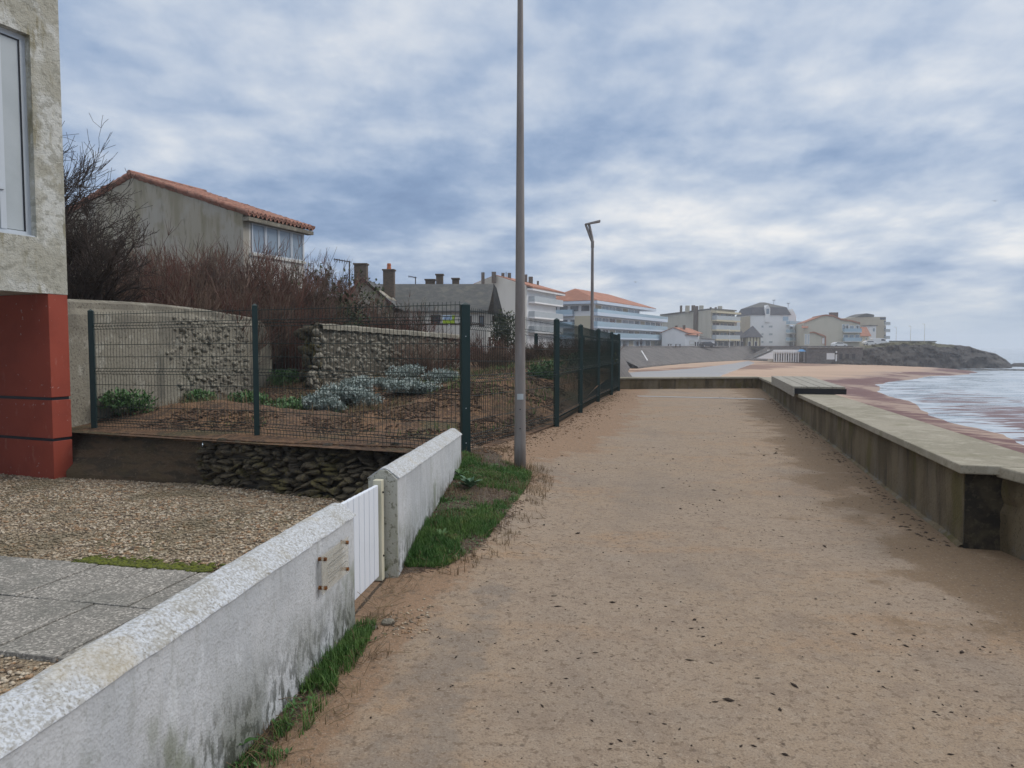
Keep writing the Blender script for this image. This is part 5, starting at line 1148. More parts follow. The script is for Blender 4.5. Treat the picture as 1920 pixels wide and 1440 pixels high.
winpx(hF, FFc, 1650, 595, 1661, 599.5, fr=.1, frame='slate', glass='glass')
for yv in (609, 622, 635): 
    u0, zv = FFc.hit(1658, yv); balcony(hF, FFc, u0, FFc.L+.9, zv, .9, .2, .9, 'f_white', 'panel'); winpx(hF, FFc, 1657.5, yv-8, 1661, yv-1, fr=.08, frame='f_beige', glass='glass')
YK = 232; hK = empty('white_annex', (*W(1637, 645, YK).xy, TZ), 'narrow white annex house between the orange roof and the tan block', 'house')
A = W(1630, 611, YK); B = W(1643, 611, YK); MB().obox((A.x, YK), (B.x, YK), 5, TZ, A.z).build('wall', 'f_white', hK); MB().obox((A.x-.3, YK-.3), (B.x+.3, YK-.3), 5.6, A.z+.002, A.z+.25).build('roof', 'slate', hK)
FK = Face((A.x, YK), (B.x, YK)); winpx(hK, FK, 1636, 615, 1641, 622, fr=.1, frame='f_white', glass='paleglass')

# ================================================================ terrace, sloped seawall, beach, sea, headland
TC = [W(1120, 650, 128).xy, W(1162, 650, 140).xy, W(1245, 650, 165).xy, W(1330, 650, 188).xy, W(1405, 650, 207).xy, W(1440, 650, 190).xy, W(1500, 650, 171).xy, W(1515, 650, 168).xy, W(1600, 650, 168).xy]
b = MB(); far = [(v.x, v.y) for v in TC]
b.prism(far+[(150, 330), (-40, 330), (-40, 200), (0, 130)], .3, TZ); tag(b.build('town_terrace', 'town'), kind='structure')
b = MB(); n = len(TC)
for i, v in enumerate(TC):
    t_ = (TC[min(i+1, n-1)]-TC[max(i-1, 0)]).normalized(); o = Vector((t_.y, -t_.x))*(7.5 if i < 6 else .6); b.v += [(v.x, v.y, TZ+.35), (v.x+o.x*.03, v.y+o.y*.03, TZ+.35), (v.x+o.x*.05, v.y+o.y*.05, TZ-.05), (v.x+o.x, v.y+o.y, -2.35), (v.x+o.x*1.02, v.y+o.y*1.02, -3.2), (v.x-o.x*.05, v.y-o.y*.05, TZ)]
for i in range(n-1):
    for j in ((0, 1), (1, 2), (2, 3), (3, 4), (5, 0)): b.f.append((i*6+j[0], i*6+j[1], (i+1)*6+j[1], (i+1)*6+j[0]))
tag(b.build('sloped_seawall', 'quay'), 'grey stone-faced sloping seawall below the seafront buildings', 'sea wall')
# waterline (onshore to the left)
WL = np.array([(19, -30), (22, 0), (25, 25), (28.5, 40), (34, 57), (40, 71), (44, 86), (52, 101), (74, 127), (88, 138), (98, 150), (104, 165), (112, 200), (118, 400)], float)
def shore_d(x, y):
    x = np.asarray(x, float).ravel(); y = np.asarray(y, float).ravel(); best = np.full(x.shape, 1e9); sg_ = np.ones(x.shape)
    for i in range(len(WL)-1):
        a, c = WL[i], WL[i+1]; e = c-a; tt_ = np.clip(((x-a[0])*e[0]+(y-a[1])*e[1])/(e@e), 0, 1); dx = x-a[0]-e[0]*tt_; dy = y-a[1]-e[1]*tt_
        dd = np.hypot(dx, dy); cr = e[0]*dy-e[1]*dx; m_ = dd < best; best = np.where(m_, dd, best); sg_ = np.where(m_, np.sign(cr), sg_)
    return best*sg_          # + = left of the line = land
gx_ = np.concatenate([np.linspace(2, 140, 150), np.linspace(142, 420, 40)]); gy_ = np.concatenate([np.linspace(-60, 15, 20), np.linspace(17, 215, 160)])
XX, YY = np.meshgrid(gx_, gy_, indexing='ij'); d_ = shore_d(XX, YY)+1.8*fbm(XX.ravel(), YY.ravel(), .07, 3); 
zb_ = np.where(d_ > 0, -4.2+2.0*(1-np.exp(-np.maximum(d_, 0)/26)), -4.2+.06*np.minimum(d_, 0))
zb_ = np.maximum(zb_, -9)+.05*fbm(XX.ravel(), YY.ravel(), .3, 5)
weed = np.exp(-((d_-2.8)/5.5)**2)*(.55+.9*(fbm(XX.ravel(), YY.ravel(), .11, 12)+.25)); wet = np.clip(1-np.abs(d_-2)/12, 0, 1); wrack = np.exp(-((d_-30)/7)**2)
np_mesh('beach', np.stack([XX.ravel(), YY.ravel(), zb_], 1), grid_faces(len(gx_), len(gy_)), 'sand', smooth=True, attrs={'shore': np.clip(d_/40, 0, 1), 'weed': weed, 'wet': wet, 'wrack': wrack})['kind'] = 'structure'
# slipway / wet apron
up_ = [G(x_, y_, -2.3).xy for x_, y_ in ((1168, 694), (1230, 690), (1290, 685.5), (1340, 682), (1380, 678), (1402, 675.5))]; lo_ = [G(x_, y_, -2.5).xy for x_, y_ in ((1166, 703), (1240, 706), (1350, 704), (1358, 697), (1388, 688), (1416, 680))]
def bz(x, y): d = shore_d(x, y)+1.8*fbm(x, y, .07, 3); return float(-4.2+2.0*(1-np.exp(-max(float(d[0]), 0)/26))+.05*float(fbm(x, y, .3, 5)))
b = MB()
for i in range(41):
    f = i/40*4.999; k = int(f); a = up_[k].lerp(up_[k+1], f-k); c = lo_[k].lerp(lo_[k+1], f-k)
    for j in range(9): p = a.lerp(c, j/8); b.v.append((p.x, p.y, bz(np.array([p.x]), np.array([p.y]))+(.13 if 0 < j < 8 else -.25)))
b.f = [tuple(q) for q in grid_faces(41, 9).tolist()]
tag(b.build('slipway', 'slip'), kind='structure')
# sea
m = bpy.data.materials.new('sea_water'); m.use_nodes = True; t = m.node_tree; t.nodes.clear(); MT['sea'] = m
out = nd(t, 'ShaderNodeOutputMaterial'); bs = nd(t, 'ShaderNodeBsdfPrincipled'); t.links.new(bs.outputs[0], out.inputs[0]); tc = nd(t, 'ShaderNodeTexCoord')
def sn(scale, st, det=5, dist=0., off=0.):
    mp = nd(t, 'ShaderNodeMapping'); mp.inputs[3].default_value = st; mp.inputs[1].default_value = (off, off, 0); t.links.new(tc.outputs['Object'], mp.inputs[0])
    n = nd(t, 'ShaderNodeTexNoise'); n.inputs['Scale'].default_value = scale; n.inputs['Detail'].default_value = det; n.inputs['Distortion'].default_value = dist; t.links.new(mp.outputs[0], n.inputs['Vector']); return n.outputs[0]
at = nd(t, 'ShaderNodeAttribute', attribute_name='near'); aw = nd(t, 'ShaderNodeAttribute', attribute_name='weedband')
f1 = mth(t, 'ADD', sn(.35, (.40, 1, 1), 10, 1.0), mth(t, 'MULTIPLY', at.outputs['Fac'], .17)); foam = maprange(t, f1, .52, .76)
c = mixc(t, foam, (.25, .31, .36), (.44, .485, .54))
f2 = mth(t, 'ADD', sn(.8, (.30, 1.1, 1), 9, .8, 31), mth(t, 'MULTIPLY', aw.outputs['Fac'], .30)); wd = maprange(t, f2, .68, .76)
c = mixc(t, wd, c, (.13, .065, .065)); t.links.new(c, bs.inputs['Base Color'])
t.links.new(maprange(t, foam, 0, 1, .12, .6), bs.inputs['Roughness']); bs.inputs['Specular IOR Level'].default_value = .5
bn = nd(t, 'ShaderNodeBump'); bn.inputs['Strength'].default_value = .8; bn.inputs['Distance'].default_value = .35; t.links.new(sn(.5, (.5, 1.4, 1), 6, .3, 5), bn.inputs['Height']); t.links.new(bn.outputs[0], bs.inputs['Normal'])
gx_ = np.concatenate([np.linspace(14, 260, 190), np.geomspace(263, 1450, 26)]); gy_ = np.concatenate([-np.geomspace(900, 60, 12), np.linspace(-50, 260, 200), np.geomspace(264, 1450, 30)])
XX, YY = np.meshgrid(gx_, gy_, indexing='ij'); d_ = -shore_d(XX, YY); nr = (np.hypot(XX, YY).ravel() < 600)
zs_ = -4.2+nr*(.10*fbm(XX.ravel(), YY.ravel(), .14, 9)+.05*fbm(XX.ravel(), YY.ravel(), .5, 2))*np.clip(d_/12, .1, 1)
near = np.exp(-np.maximum(d_, 0)/48)*1.0; wb = np.exp(-((d_-6)/6)**2)*sm(110, 60, YY.ravel())+.65*np.exp(-((d_-22)/5)**2)*sm(95, 55, YY.ravel())
np_mesh('sea', np.stack([XX.ravel(), YY.ravel(), zs_], 1), grid_faces(len(gx_), len(gy_)), 'sea', smooth=True, attrs={'near': near, 'weedband': wb})['kind'] = 'structure'
# headland
hx = np.array([1560, 1590, 1620, 1660, 1700, 1740, 1760, 1800, 1818, 1840, 1866, 1888, 1901]); hb = np.array([165, 163, 164, 165, 166, 168, 169, 171, 172, 172, 173, 174, 176.])
ht = np.array([651, 651, 648, 641, 639, 639, 643, 646, 648.5, 656, 662, 675, 689.])
nu, nv = 260, 46; pxv = np.linspace(1560, 1903, nu); V = np.zeros((nu, nv, 3)); turf = np.zeros((nu, nv))
for i, px in enumerate(pxv):
    yb_ = np.interp(px, hx, hb); g, _ = ray(px, 650); ytop = yb_+np.interp(px, [1560, 1700, 1903], [5, 9, 4]); zt = max(-4.6, EYE+ray(px, float(np.interp(px, hx, ht)))[1]*(ytop+3)); zb0 = -4.5
    for j in range(nv):
        v = j/(nv-1)
        if v < .6: q_ = v/.6; yv = yb_+(ytop-yb_)*q_**1.3+1.0*np.sin(q_*9+px*.05)*.3; z = zb0+(zt-zb0)*(q_**.62)
        else: q_ = (v-.6)/.4; yv = ytop+q_**1.5*62; z = zt+.0*q_ if q_ < .5 else zt-(q_-.5)*2*(zt+4.8)*(px > 1700)
        rg_ = float(fbm(px*.07, z*.8+yv*.1, 1., 4, 5)); yv2 = yv-rg_*3.2*(v < .75); z2 = z+(.45 if v < .55 else .22)*float(fbm(px*.09, yv*.25, 1., 8, 4))*min(1, v*3)-.25
        V[i, j] = (g*yv2, yv2, z2); turf[i, j] = (1 if (v > .5 and px < 1790) else .25)*sm(1590, 1610, px)
np_mesh('headland', V.reshape(-1, 3), grid_faces(nu, nv), 'cliff', attrs={'turf': turf.ravel()})['kind'] = 'structure'
def shelf(name, px0, px1, Yc, wd, z, seed):
    nu, nv = 60, 12; V = np.zeros((nu, nv, 3))
    for i in range(nu):
        px = px0+(px1-px0)*i/(nu-1); g, _ = ray(px, 650); e = min(1, i/6, (nu-1-i)/6)
        for j in range(nv): v = j/(nv-1); yv = Yc+(v-.5)*wd*(.6+.4*e)+1.5*float(vn(px*.1, 0, 1, seed)); V[i, j] = (g*yv, yv, -4.8+(z+4.8)*math.sin(math.pi*v)**.5*e+.12*float(fbm(px*.2, v*3, 1, seed)))
    return np_mesh(name, V.reshape(-1, 3), grid_faces(nu, nv), 'cliff', attrs={'turf': np.zeros(nu*nv)})
tag(shelf('rock_shelf', 1770, 2050, 160, 6, -3.95, 3), kind='structure'); tag(shelf('rock_shelf', 1885, 2050, 190, 8, -3.3, 5), kind='structure')

# E quay: beach kiosk, garages
kk = empty('beach_kiosk', (*W(1470, 675, 166).xy, -2.3), 'white beach club pavilion with railings at the foot of the seafront', 'kiosk')
A = W(1450, 656, 167); B = W(1500, 656, 167); MB().obox((A.x, 167), (B.x, 167), 4, A.z-.5, A.z).build('roof', 'f_white', kk)
MB().obox((A.x+.5, 169), (B.x-.5, 169), 3, -2.5, A.z-.502).build('wall', 'f_beige', kk)
b = MB(); 
for k in range(11): x_ = A.x+.3+(B.x-A.x-.6)*k/10; b.box(x_-.10, x_+.10, 167.1, 167.3, -2.5, A.z-.503)
b.build('columns', 'f_white', kk); MB().obox((A.x, 166.9), (B.x, 166.9), .08, -.4, -.25).build('railing', 'f_white', kk)
Fk_ = Face((A.x+.5, 169), (B.x-.5, 169))
for k in range(4): window(kk, Fk_, .3+k*1.4, 1.3+k*1.4, -2.2, -.6, fr=.1, frame='brown', glass='glass')
rp_ = empty('white_ramp', (*W(1440, 672, 168).xy, -2.3), 'white triangular ramp wall rising from the sand to the beach pavilion', 'ramp')
b = MB(); b.extr([W(1417, 672, 166), W(1450, 673, 166), W(1450, 658, 166)], (0, 1.2, 0)); b.build('ramp_wall', 'f_white', rp_)
b = MB(); b.extr([W(1416, 671, 165.9), W(1450, 656.8, 165.9), W(1450, 655.5, 165.9), W(1412, 671, 165.9)], (0, 1.5, 0)); b.build('handrail_cap', 'slate', rp_)
bc = empty('blue_canopy', (*W(1505, 658, 166).xy, 0), 'small bright blue canopy beside the beach pavilion', 'canopy')
b = MB(); A = W(1500, 659, 165.5); B = W(1512, 659, 165.5); T_ = W(1506, 655, 166.5); b.extr([A, B, T_], (0, 2, 0)); b.build('awning', 'blue', bc); b = MB(); 
for x_ in (A.x+.1, B.x-.1): b.tube([(x_, 166.5, -2.5), (x_, 166.5, A.z)], .05, 6)
b.build('post', 'f_white', bc)
gg = empty('garage_row', (*W(1560, 675, 165).xy, -2.4), 'row of dark seafront garages with one white door under the beige block', 'garage')
A = W(1513, 658, 166); B = W(1618, 658, 166); MB().obox((A.x, 166), (B.x, 166), 3, -3, TZ-.1).build('wall', 'quay', gg); MB().obox((A.x-.2, 165.4), (B.x+.2, 165.4), 3.4, TZ-.098, TZ+.12).build('roof_slab', 'slab', gg)
Fg = Face((A.x, 166), (B.x, 166)); winpx(gg, Fg, 1550, 662, 1565, 674, fr=.1, frame='f_white', glass='f_white', name='garage_door')
for x in (1572, 1584, 1596): winpx(gg, Fg, x, 662, x+9, 675, fr=.15, frame='quay', glass='seal', name='garage_door')
b = MB(); p = W(1568, 662, 165.9); b.box(p.x-.15, p.x+.15, 165.8, 165.99, -2.6, .1); b.build('downpipe', 'f_white', gg)

# ================================================================ vehicles, people, birds, small far things
def car(x, y, z, ang, paint, label, L=4.1, H=1.45, van=False):
    o = empty('parked_car' if not van else 'parked_van', (x, y, z), label, 'car' if not van else 'van'); c, s = math.cos(ang), math.sin(ang)
    T_ = lambda a, w_, h: (x+a*c-w_*s, y+a*s+w_*c, z+h)
    Wd = 1.72; pr = [(-.5, .3), (-.5, .62), (-.46, .72), (-.40, .86), (-.25, 1.0), (.12, 1.0), (.26, .70), (.46, .60), (.5, .45), (.5, .3)] if not van else [(-.5, .25), (-.5, .95), (-.47, 1.), (.24, 1.), (.38, .62), (.48, .52), (.5, .25)]
    b = MB(); b.extr([T_(a*L, -Wd/2, h*H if h > .3 else .3) for a, h in pr], Vector(T_(0, Wd/2, 0))-Vector(T_(0, -Wd/2, 0))); bd_ = b.build('body', paint, o, bevel=.05)
    for sd_ in (-1, 1):
        b = MB(); q = [(-.37, .70), (-.25, .92), (.11, .92), (.20, .70)] if not van else [(.05, .62), (.05, .9), (.24, .9), (.33, .62)]; w_ = sd_*(Wd/2+.004)
        P_ = [Vector(T_(a*L, w_, h*H)) for a, h in q]; b.extr(P_, Vector(T_(0, sd_*.01, 0))-Vector(T_(0, 0, 0))); b.build('side_window', 'glass', bd_)
        for a in (-.31, .31):
            b = MB(); b.tube([T_(a*L, sd_*(Wd/2-.2), .31), T_(a*L, sd_*(Wd/2+.01), .31)], .31, 16); wh = b.build('wheel', 'tyre', o); b = MB(); b.tube([T_(a*L, sd_*(Wd/2+.011), .31), T_(a*L, sd_*(Wd/2+.02), .31)], .18, 12); b.build('rim', 'rim', wh)
    return o
p = W(1327, 650, 183); car(p.x, p.y, TZ, .15, 'carpaint_d', 'dark car parked on the seafront in front of the low white annex', 4.0)
p = W(1573, 652, 205); car(p.x, p.y, TZ, .1, 'carpaint_w', 'white car parked in front of the beige curved-gable block', 4.2)
p = W(1648, 642, 222); car(p.x, p.y, TZ+.6, .05, 'carpaint_w', 'white van parked before the tan block near the headland', 4.9, 2.1, True)
p = W(1631, 643, 218); car(p.x, p.y, TZ+.5, .05, 'carpaint_w', 'low white car parked beside the white van near the headland', 4.2)
def person(x, y, z, h, face, label):
    k = h/1.75; o = empty('person', (x, y, z), label, 'person', 'walkers on the far seafront'); bm_me = bpy.data.meshes.new('body')
    J = [(0, 0, .93), (0, 0, 1.15), (0, 0, 1.38), (0, 0, 1.48), (0, .01, 1.60), (0, .01, 1.72), (-.19, 0, 1.40), (-.24, .02, 1.12), (-.22, .10, .86), (.19, 0, 1.40), (.24, .02, 1.12), (.22, -.08, .86),
         (-.09, 0, .88), (-.10, .10, .48), (-.10, .16, .07), (-.10, .28, .03), (.09, 0, .88), (.10, -.06, .48), (.10, -.22, .09), (.10, -.12, .03)]
    E_ = [(0, 1), (1, 2), (2, 3), (3, 4), (4, 5), (2, 6), (6, 7), (7, 8), (2, 9), (9, 10), (10, 11), (0, 12), (12, 13), (13, 14), (14, 15), (0, 16), (16, 17), (17, 18), (18, 19)]
    rr_ = [.15, .15, .16, .06, .10, .07, .07, .05, .04, .07, .05, .04, .10, .07, .05, .04, .10, .07, .05, .04]
    c, s = math.cos(face), math.sin(face); bm_me.from_pydata([((a*c-b2*s)*k, (a*s+b2*c)*k, cz*k) for a, b2, cz in J], E_, []); bm_me.materials.append(MT['cloth'])
    ob = link(bpy.data.objects.new('body', bm_me), o); md = ob.modifiers.new('skin', 'SKIN')
    for i, v in enumerate(bm_me.skin_vertices[0].data) if bm_me.skin_vertices else []: v.radius = (rr_[i]*k, rr_[i]*k)
    if not bm_me.skin_vertices: pass
    sb = ob.modifiers.new('sub', 'SUBSURF'); sb.levels = 1; sb.render_levels = 1
    return o, ob, rr_, k
import bmesh
def skin_radii(ob, rr_, k):
    bm = bmesh.new(); bm.from_mesh(ob.data); lay = bm.verts.layers.skin.verify(); bm.verts.ensure_lookup_table()
    for i, v in enumerate(bm.verts): v[lay].radius = (rr_[i]*k, rr_[i]*k)
    bm.verts[0][lay].use_root = True; bm.to_mesh(ob.data); bm.free()
for (px, hh, fc, lab, coat) in ((1202.5, 1.45, .4, 'smaller person in a dark coat walking on the far seafront', .6), (1209.5, 1.8, .3, 'taller person in a dark coat walking on the far seafront', .75)):
    p = W(px, 652, 146); o, ob, rr_, k = person(p.x, 150.5, TZ, hh, fc, lab); skin_radii(ob, rr_, k)
    b = MB(); kx, ky = o.location.x, o.location.y
    b.tube([(kx, ky, TZ+.72*k), (kx, ky, TZ+1.0*k), (kx, ky, TZ+1.3*k), (kx, ky, TZ+1.46*k)], [.27*k, .22*k, .23*k, .08*k], 12); b.build('coat', 'cloth', o, smooth=True)
    b = MB(); b.tube([(kx, ky+.02, TZ+1.60*k), (kx, ky+.02, TZ+1.69*k), (kx, ky+.02, TZ+1.76*k)], [.105*k, .11*k, .05*k], 10); b.build('hair', 'hair', o, smooth=True)
def gull(px, py, Y, s, label):
    p = W(px, py, Y); o = empty('seagull', tuple(p), label, 'gull'); b = MB(); b.tube([p+Vector((-.22*s, 0, 0)), p+Vector((-.1*s, 0, .01)), p+Vector((.08*s, 0, .01)), p+Vector((.22*s, 0, 0)), p+Vector((.3*s, 0, .0))], [.01, .05*s, .07*s, .04*s, .01], 8); b.build('body', 'gullw', o, smooth=True)
    for sd_ in (-1, 1):
        b = MB(); q = [Vector((.06, 0, .03)), Vector((.04, .30*sd_, .16)), Vector((-.10, .62*sd_, .10)), Vector((-.10, .30*sd_, .13)), Vector((-.08, 0, .02))]; c_ = Matrix2(px)
        b.extr([p+Vector((v.x*c_[0]-v.y*c_[1], v.x*c_[1]+v.y*c_[0], v.z))*s for v in q], (0, 0, -.012)); b.build('wing', 'gullw', o)
def Matrix2(px): a = 1.2 if px > 1500 else 1.9; return math.cos(a), math.sin(a)
gull(1865, 377, 80, .5, 'dark gull gliding high in the right of the sky'); gull(1191, 529, 120, .75, 'small gull flying over the red hipped roof')
for px, y0, y1, Yp, lab in ((1680, 641, 614, 200, 'thin lamp mast on the headland, leftmost'), (1707, 640, 612, 200, 'thin lamp mast in the middle of the headland'), (1733, 640, 608, 190, 'tall thin mast on the headland nearest the cliff')):
    a = W(px, y0, Yp); c = W(px, y1, Yp); o = empty('mast', (a.x, Yp, a.z), lab, 'mast', 'thin masts on the headland'); MB().tube([(a.x, Yp, a.z-1.2), (a.x, Yp, c.z)], [.07, .035], 6).build('pole', 'f_beige', o); MB().tube([(a.x, Yp, c.z), (a.x-.6, Yp, c.z+.12)], .05, 6).build('lamp_head', 'f_beige', o)
a = W(1368, 648, 186); c = W(1368, 618, 186); o = empty('street_lamp', (a.x, a.y, TZ), 'thin white street lamp in front of the beige flats balconies', 'street lamp'); MB().tube([(a.x, a.y, TZ), (a.x, a.y, c.z)], [.08, .04], 6).build('pole', 'f_white', o); MB().tube([(a.x, a.y, c.z), (a.x-.7, a.y, c.z+.1)], .06, 6).build('lamp_head', 'f_white', o)
a = W(1203, 658, 137); c = W(1214, 676, 133); tag(MB().tube([a, c], .12, 6).build('drain_pipe', 'f_white'), 'white drain pipe lying down the sloped seawall', 'pipe')
hw = empty('headland_hut', (*W(1690, 640, 196).xy, 1.6), 'long low pale wall and roof on top of the headland', 'wall')
A = W(1668, 643, 196); B = W(1754, 643, 192); T_ = W(1700, 638.5, 196).z; MB().obox(A.xy, B.xy, 1.2, A.z-1.2, T_-.25, A.z-1.2, T_-.35).build('wall_face', 'f_beige', hw); MB().obox((A.x-.2, A.y-.2), (B.x+.2, B.y-.2), 1.6, T_-.249, T_-.05, T_-.349, T_-.15).build('coping', 'slate', hw)
# benches and railings on the far terrace
for k, (x0, x1) in enumerate(((1253, 1260), (1267, 1277))):
    A = W(x0, 646, 168); B = W(x1, 646, 168); o = empty('picnic_table', ((A.x+B.x)/2, 168, TZ), ('left' if k == 0 else 'right')+'-hand picnic table in front of the small white house', 'table', 'picnic tables on the far terrace')
    MB().obox((A.x, 168), (B.x, 168), .8, TZ+.72, TZ+.79).build('table_top', 'brown', o)
    for x_ in (A.x+.1, B.x-.2): MB().obox((x_, 168.1), (x_+.08, 168.1), .6, TZ, TZ+.719).build('leg', 'brown', o)
sb_ = [(1178, 681, 'pale boulder lying on the sand below the seawall'), (1188, 678, 'dark bin standing on the sand below the seawall')]
p = G(1178, 681, -2.3)
o = MB(); q = OCT_V*np.array([.5, .4, .35])+np.array([p.x, p.y, -2.15]); tag(np_mesh('boulder', q, OCT_F, 'f_beige'), sb_[0][2], 'boulder')
p = G(1188, 680, -2.3); o = empty('litter_bin', (p.x, p.y, -2.3), sb_[1][2], 'bin'); MB().tube([(p.x, p.y, -2.4), (p.x, p.y, -1.3)], [.32, .4], 12).build('body', 'black', o); MB().tube([(p.x, p.y, -1.298), (p.x, p.y, -1.2)], [.43, .38], 12).build('rim', 'f_white', o)

# ================================================================ vegetation
def branch_set(rg, starts, dirs, lens, n, curve, up, jit):
    """returns P (T,n,3)"""
    T = len(starts); P = np.zeros((T, n, 3)); P[:, 0] = starts; d = dirs/np.linalg.norm(dirs, axis=1, keepdims=True)
    for i in range(1, n):
        d = d+rg.normal(0, jit, (T, 3)); d[:, 2] += up; d /= np.linalg.norm(d, axis=1, keepdims=True); P[:, i] = P[:, i-1]+d*(lens/(n-1))[:, None]
    return P
def tamarisk_mesh(name, seed, H=2.6, spread=1.2, ns=55, nt=16, nf=3):
    rg = np.random.default_rng(seed); n = 8
    a = rg.uniform(0, 6.28, ns); r = rg.uniform(0, .45, ns)*spread; st = np.stack([r*np.cos(a), r*np.sin(a), np.zeros(ns)-.1], 1)
    dr = np.stack([np.cos(a)*rg.uniform(.1, .75, ns), np.sin(a)*rg.uniform(.1, .75, ns), np.ones(ns)], 1); ln = H*rg.uniform(.55, 1.12, ns)
    P = branch_set(rg, st, dr, ln, n, 0, .04, .11); V1, F1 = tubes_np(P, np.linspace(.022, .004, n)[None].repeat(ns, 0), 4)
    Vs, Fs, off = [V1], [F1], len(V1)
    idx = rg.integers(0, ns, ns*nt); tpos = rg.uniform(.18, 1, ns*nt); i0 = np.minimum((tpos*(n-1)).astype(int), n-2); fr = tpos*(n-1)-i0
    S0 = P[idx, i0]*(1-fr[:, None])+P[idx, i0+1]*fr[:, None]; D0 = P[idx, i0+1]-P[idx, i0]; D0 /= np.linalg.norm(D0, axis=1, keepdims=True); D0 = D0+rg.normal(0, .45, D0.shape); D0[:, 2] += .35
    P2 = branch_set(rg, S0, D0, H*rg.uniform(.12, .34, len(S0)), 5, 0, .10, .12); V2, F2 = tubes_np(P2, np.linspace(.0075, .003, 5)[None].repeat(len(S0), 0), 3); Vs.append(V2); Fs.append(F2+off); off += len(V2)
    id2 = rg.integers(0, len(P2), len(P2)*nf); j0 = rg.integers(1, 4, len(id2)); S1 = P2[id2, j0]; D1 = P2[id2, j0+1]-P2[id2, j0]; D1 /= np.linalg.norm(D1, axis=1, keepdims=True)+1e-9; D1 = D1+rg.normal(0, .40, D1.shape); D1[:, 2] += .3
    P3 = branch_set(rg, S1, D1, H*rg.uniform(.06, .17, len(S1)), 3, 0, .12, .10); V3, F3 = tubes_np(P3, np.linspace(.0045, .0022, 3)[None].repeat(len(S1), 0), 3); Vs.append(V3); Fs.append(F3+off)
    return np.concatenate(Vs), np.concatenate(Fs)
protos = []
for k in range(4):
    V, F = tamarisk_mesh('tamarisk', 20+k, 2.6, 1.3, 60, 15, 4)
    o = np_mesh('tamarisk_bush', V, F, 'twig' if k % 2 == 0 else 'twig2'); protos.append(o)
spots = [(140, 15, 545), (175, 14, 540), (215, 16, 520), (240, 14.5, 535), (268, 17.5, 500), (290, 14.8, 530), (320, 19, 480), (345, 16.5, 490), (360, 15.2, 530), (395, 18, 480), (420, 20, 488), (440, 17, 515), (470, 19, 482), (510, 18.6, 505), (545, 18, 570), (545, 21.5, 500), (575, 25, 522), (590, 20, 565), (620, 22, 545), (610, 27, 530), (660, 21.5, 605), (675, 26, 592), (700, 22.5, 588), (740, 23.5, 575), (775, 24.5, 596)]
low = [(830, 21.5, 632), (800, 18.5, 640), (930, 20, 648), (1020, 20.5, 640), (1065, 22.5, 636), (985, 22, 645), (1115, 24.5, 640), (845, 24, 628), (905, 24, 632)]
ORD = ['leftmost', 'second', 'third', 'fourth', 'fifth', 'sixth', 'seventh', 'eighth', 'ninth', 'tenth', 'eleventh', 'twelfth', 'thirteenth', 'fourteenth', 'fifteenth', 'sixteenth', 'seventeenth', 'eighteenth']
cnt = {}
for k, (px, Yv, yt) in enumerate(sorted(spots+low, key=lambda q: q[0])):
    g, _ = ray(px, 640); x = g*Yv; src = protos[k % 4]; o = src if k < 4 else src.copy()
    if k >= 4: col.objects.link(o)
    z0 = float(lot_h(x, Yv))-.02; s_ = (W(px, yt, Yv).z-z0)/2.75
    o.location = (x, Yv, z0); o.rotation_euler = (0, 0, k*2.4); o.scale = (max(s_, .5)*1.1, max(s_, .5)*1.1, s_)
    zone = 'behind the old rendered garden wall' if px < 530 else 'in the gap between the garden walls' if px < 600 else 'behind the rubble stone wall' if px < 790 else 'low in the lot right of the rubble wall'
    c = cnt.get(zone, 0); cnt[zone] = c+1
    tag(o, f'bare tamarisk bush {zone}, {ORD[c]}'+(' there' if c == 0 else ' from the left'), 'bush', 'bare tamarisk bushes in the lot')
protos_done = True
# dark bare tree left
def bare_tree(x, y, z, seed, label, H=3.2, depth=5):
    rg = np.random.default_rng(seed); root = empty('bare_tree', (x, y, z), label, 'tree')
    lv = [branch_set(rg, np.array([[x, y, z-.2]]*3)+rg.normal(0, .06, (3, 3)), np.array([[.12, 0, 1], [-.2, .1, 1], [.28, -.1, 1]]), np.array([1.9, 1.7, 1.6]), 7, 0, .04, .08)]
    rad = [np.linspace(.14, .085, 7)[None].repeat(3, 0)]; L0 = H*.50
    for d in range(depth):
        P = lv[-1]; m_ = (5, 5, 4, 4, 3)[d]; idx = np.repeat(np.arange(len(P)), m_); n = P.shape[1]; i0 = rg.integers(max(1, n//2-1), n, len(idx)); S0 = P[idx, i0]; D0 = P[idx, -1]-P[idx, -3]; D0 /= np.linalg.norm(D0, axis=1, keepdims=True)
        D0 = D0+rg.normal(0, .55 if d < 3 else .4, D0.shape); D0[:, 2] += .18; r0 = rad[-1][idx, i0]*.62
        n2 = (6, 6, 5, 4, 3)[d]; P2 = branch_set(rg, S0, D0, L0*rg.uniform(.6, 1.15, len(idx)), n2, 0, .03, .16); lv.append(P2); rad.append(np.maximum(r0[:, None]*np.linspace(1, .55, n2)[None], .0042)); L0 *= .66
    V, F, off = [], [], 0
    for P, r in zip(lv[:2], rad[:2]): v, f = tubes_np(P, r, 6); V.append(v); F.append(f+off); off += len(v)
    np_mesh('trunk', np.concatenate(V), np.concatenate(F), 'darktwig', root, smooth=True)
    V, F, off = [], [], 0
    for P, r in zip(lv[2:], rad[2:]): v, f = tubes_np(P, r, 3); V.append(v); F.append(f+off); off += len(v)
    np_mesh('crown', np.concatenate(V), np.concatenate(F), 'darktwig', root); return root
p = W(172, 600, 12.8); bare_tree(p.x, p.y, .9, 5, 'dark bare tree with dense upswept branches beside the left house corner', 1.8)
p = W(78, 600, 14.0); bare_tree(p.x, p.y, 1.4, 9, 'taller dark bare tree mostly hidden by the left house corner', 3.7)
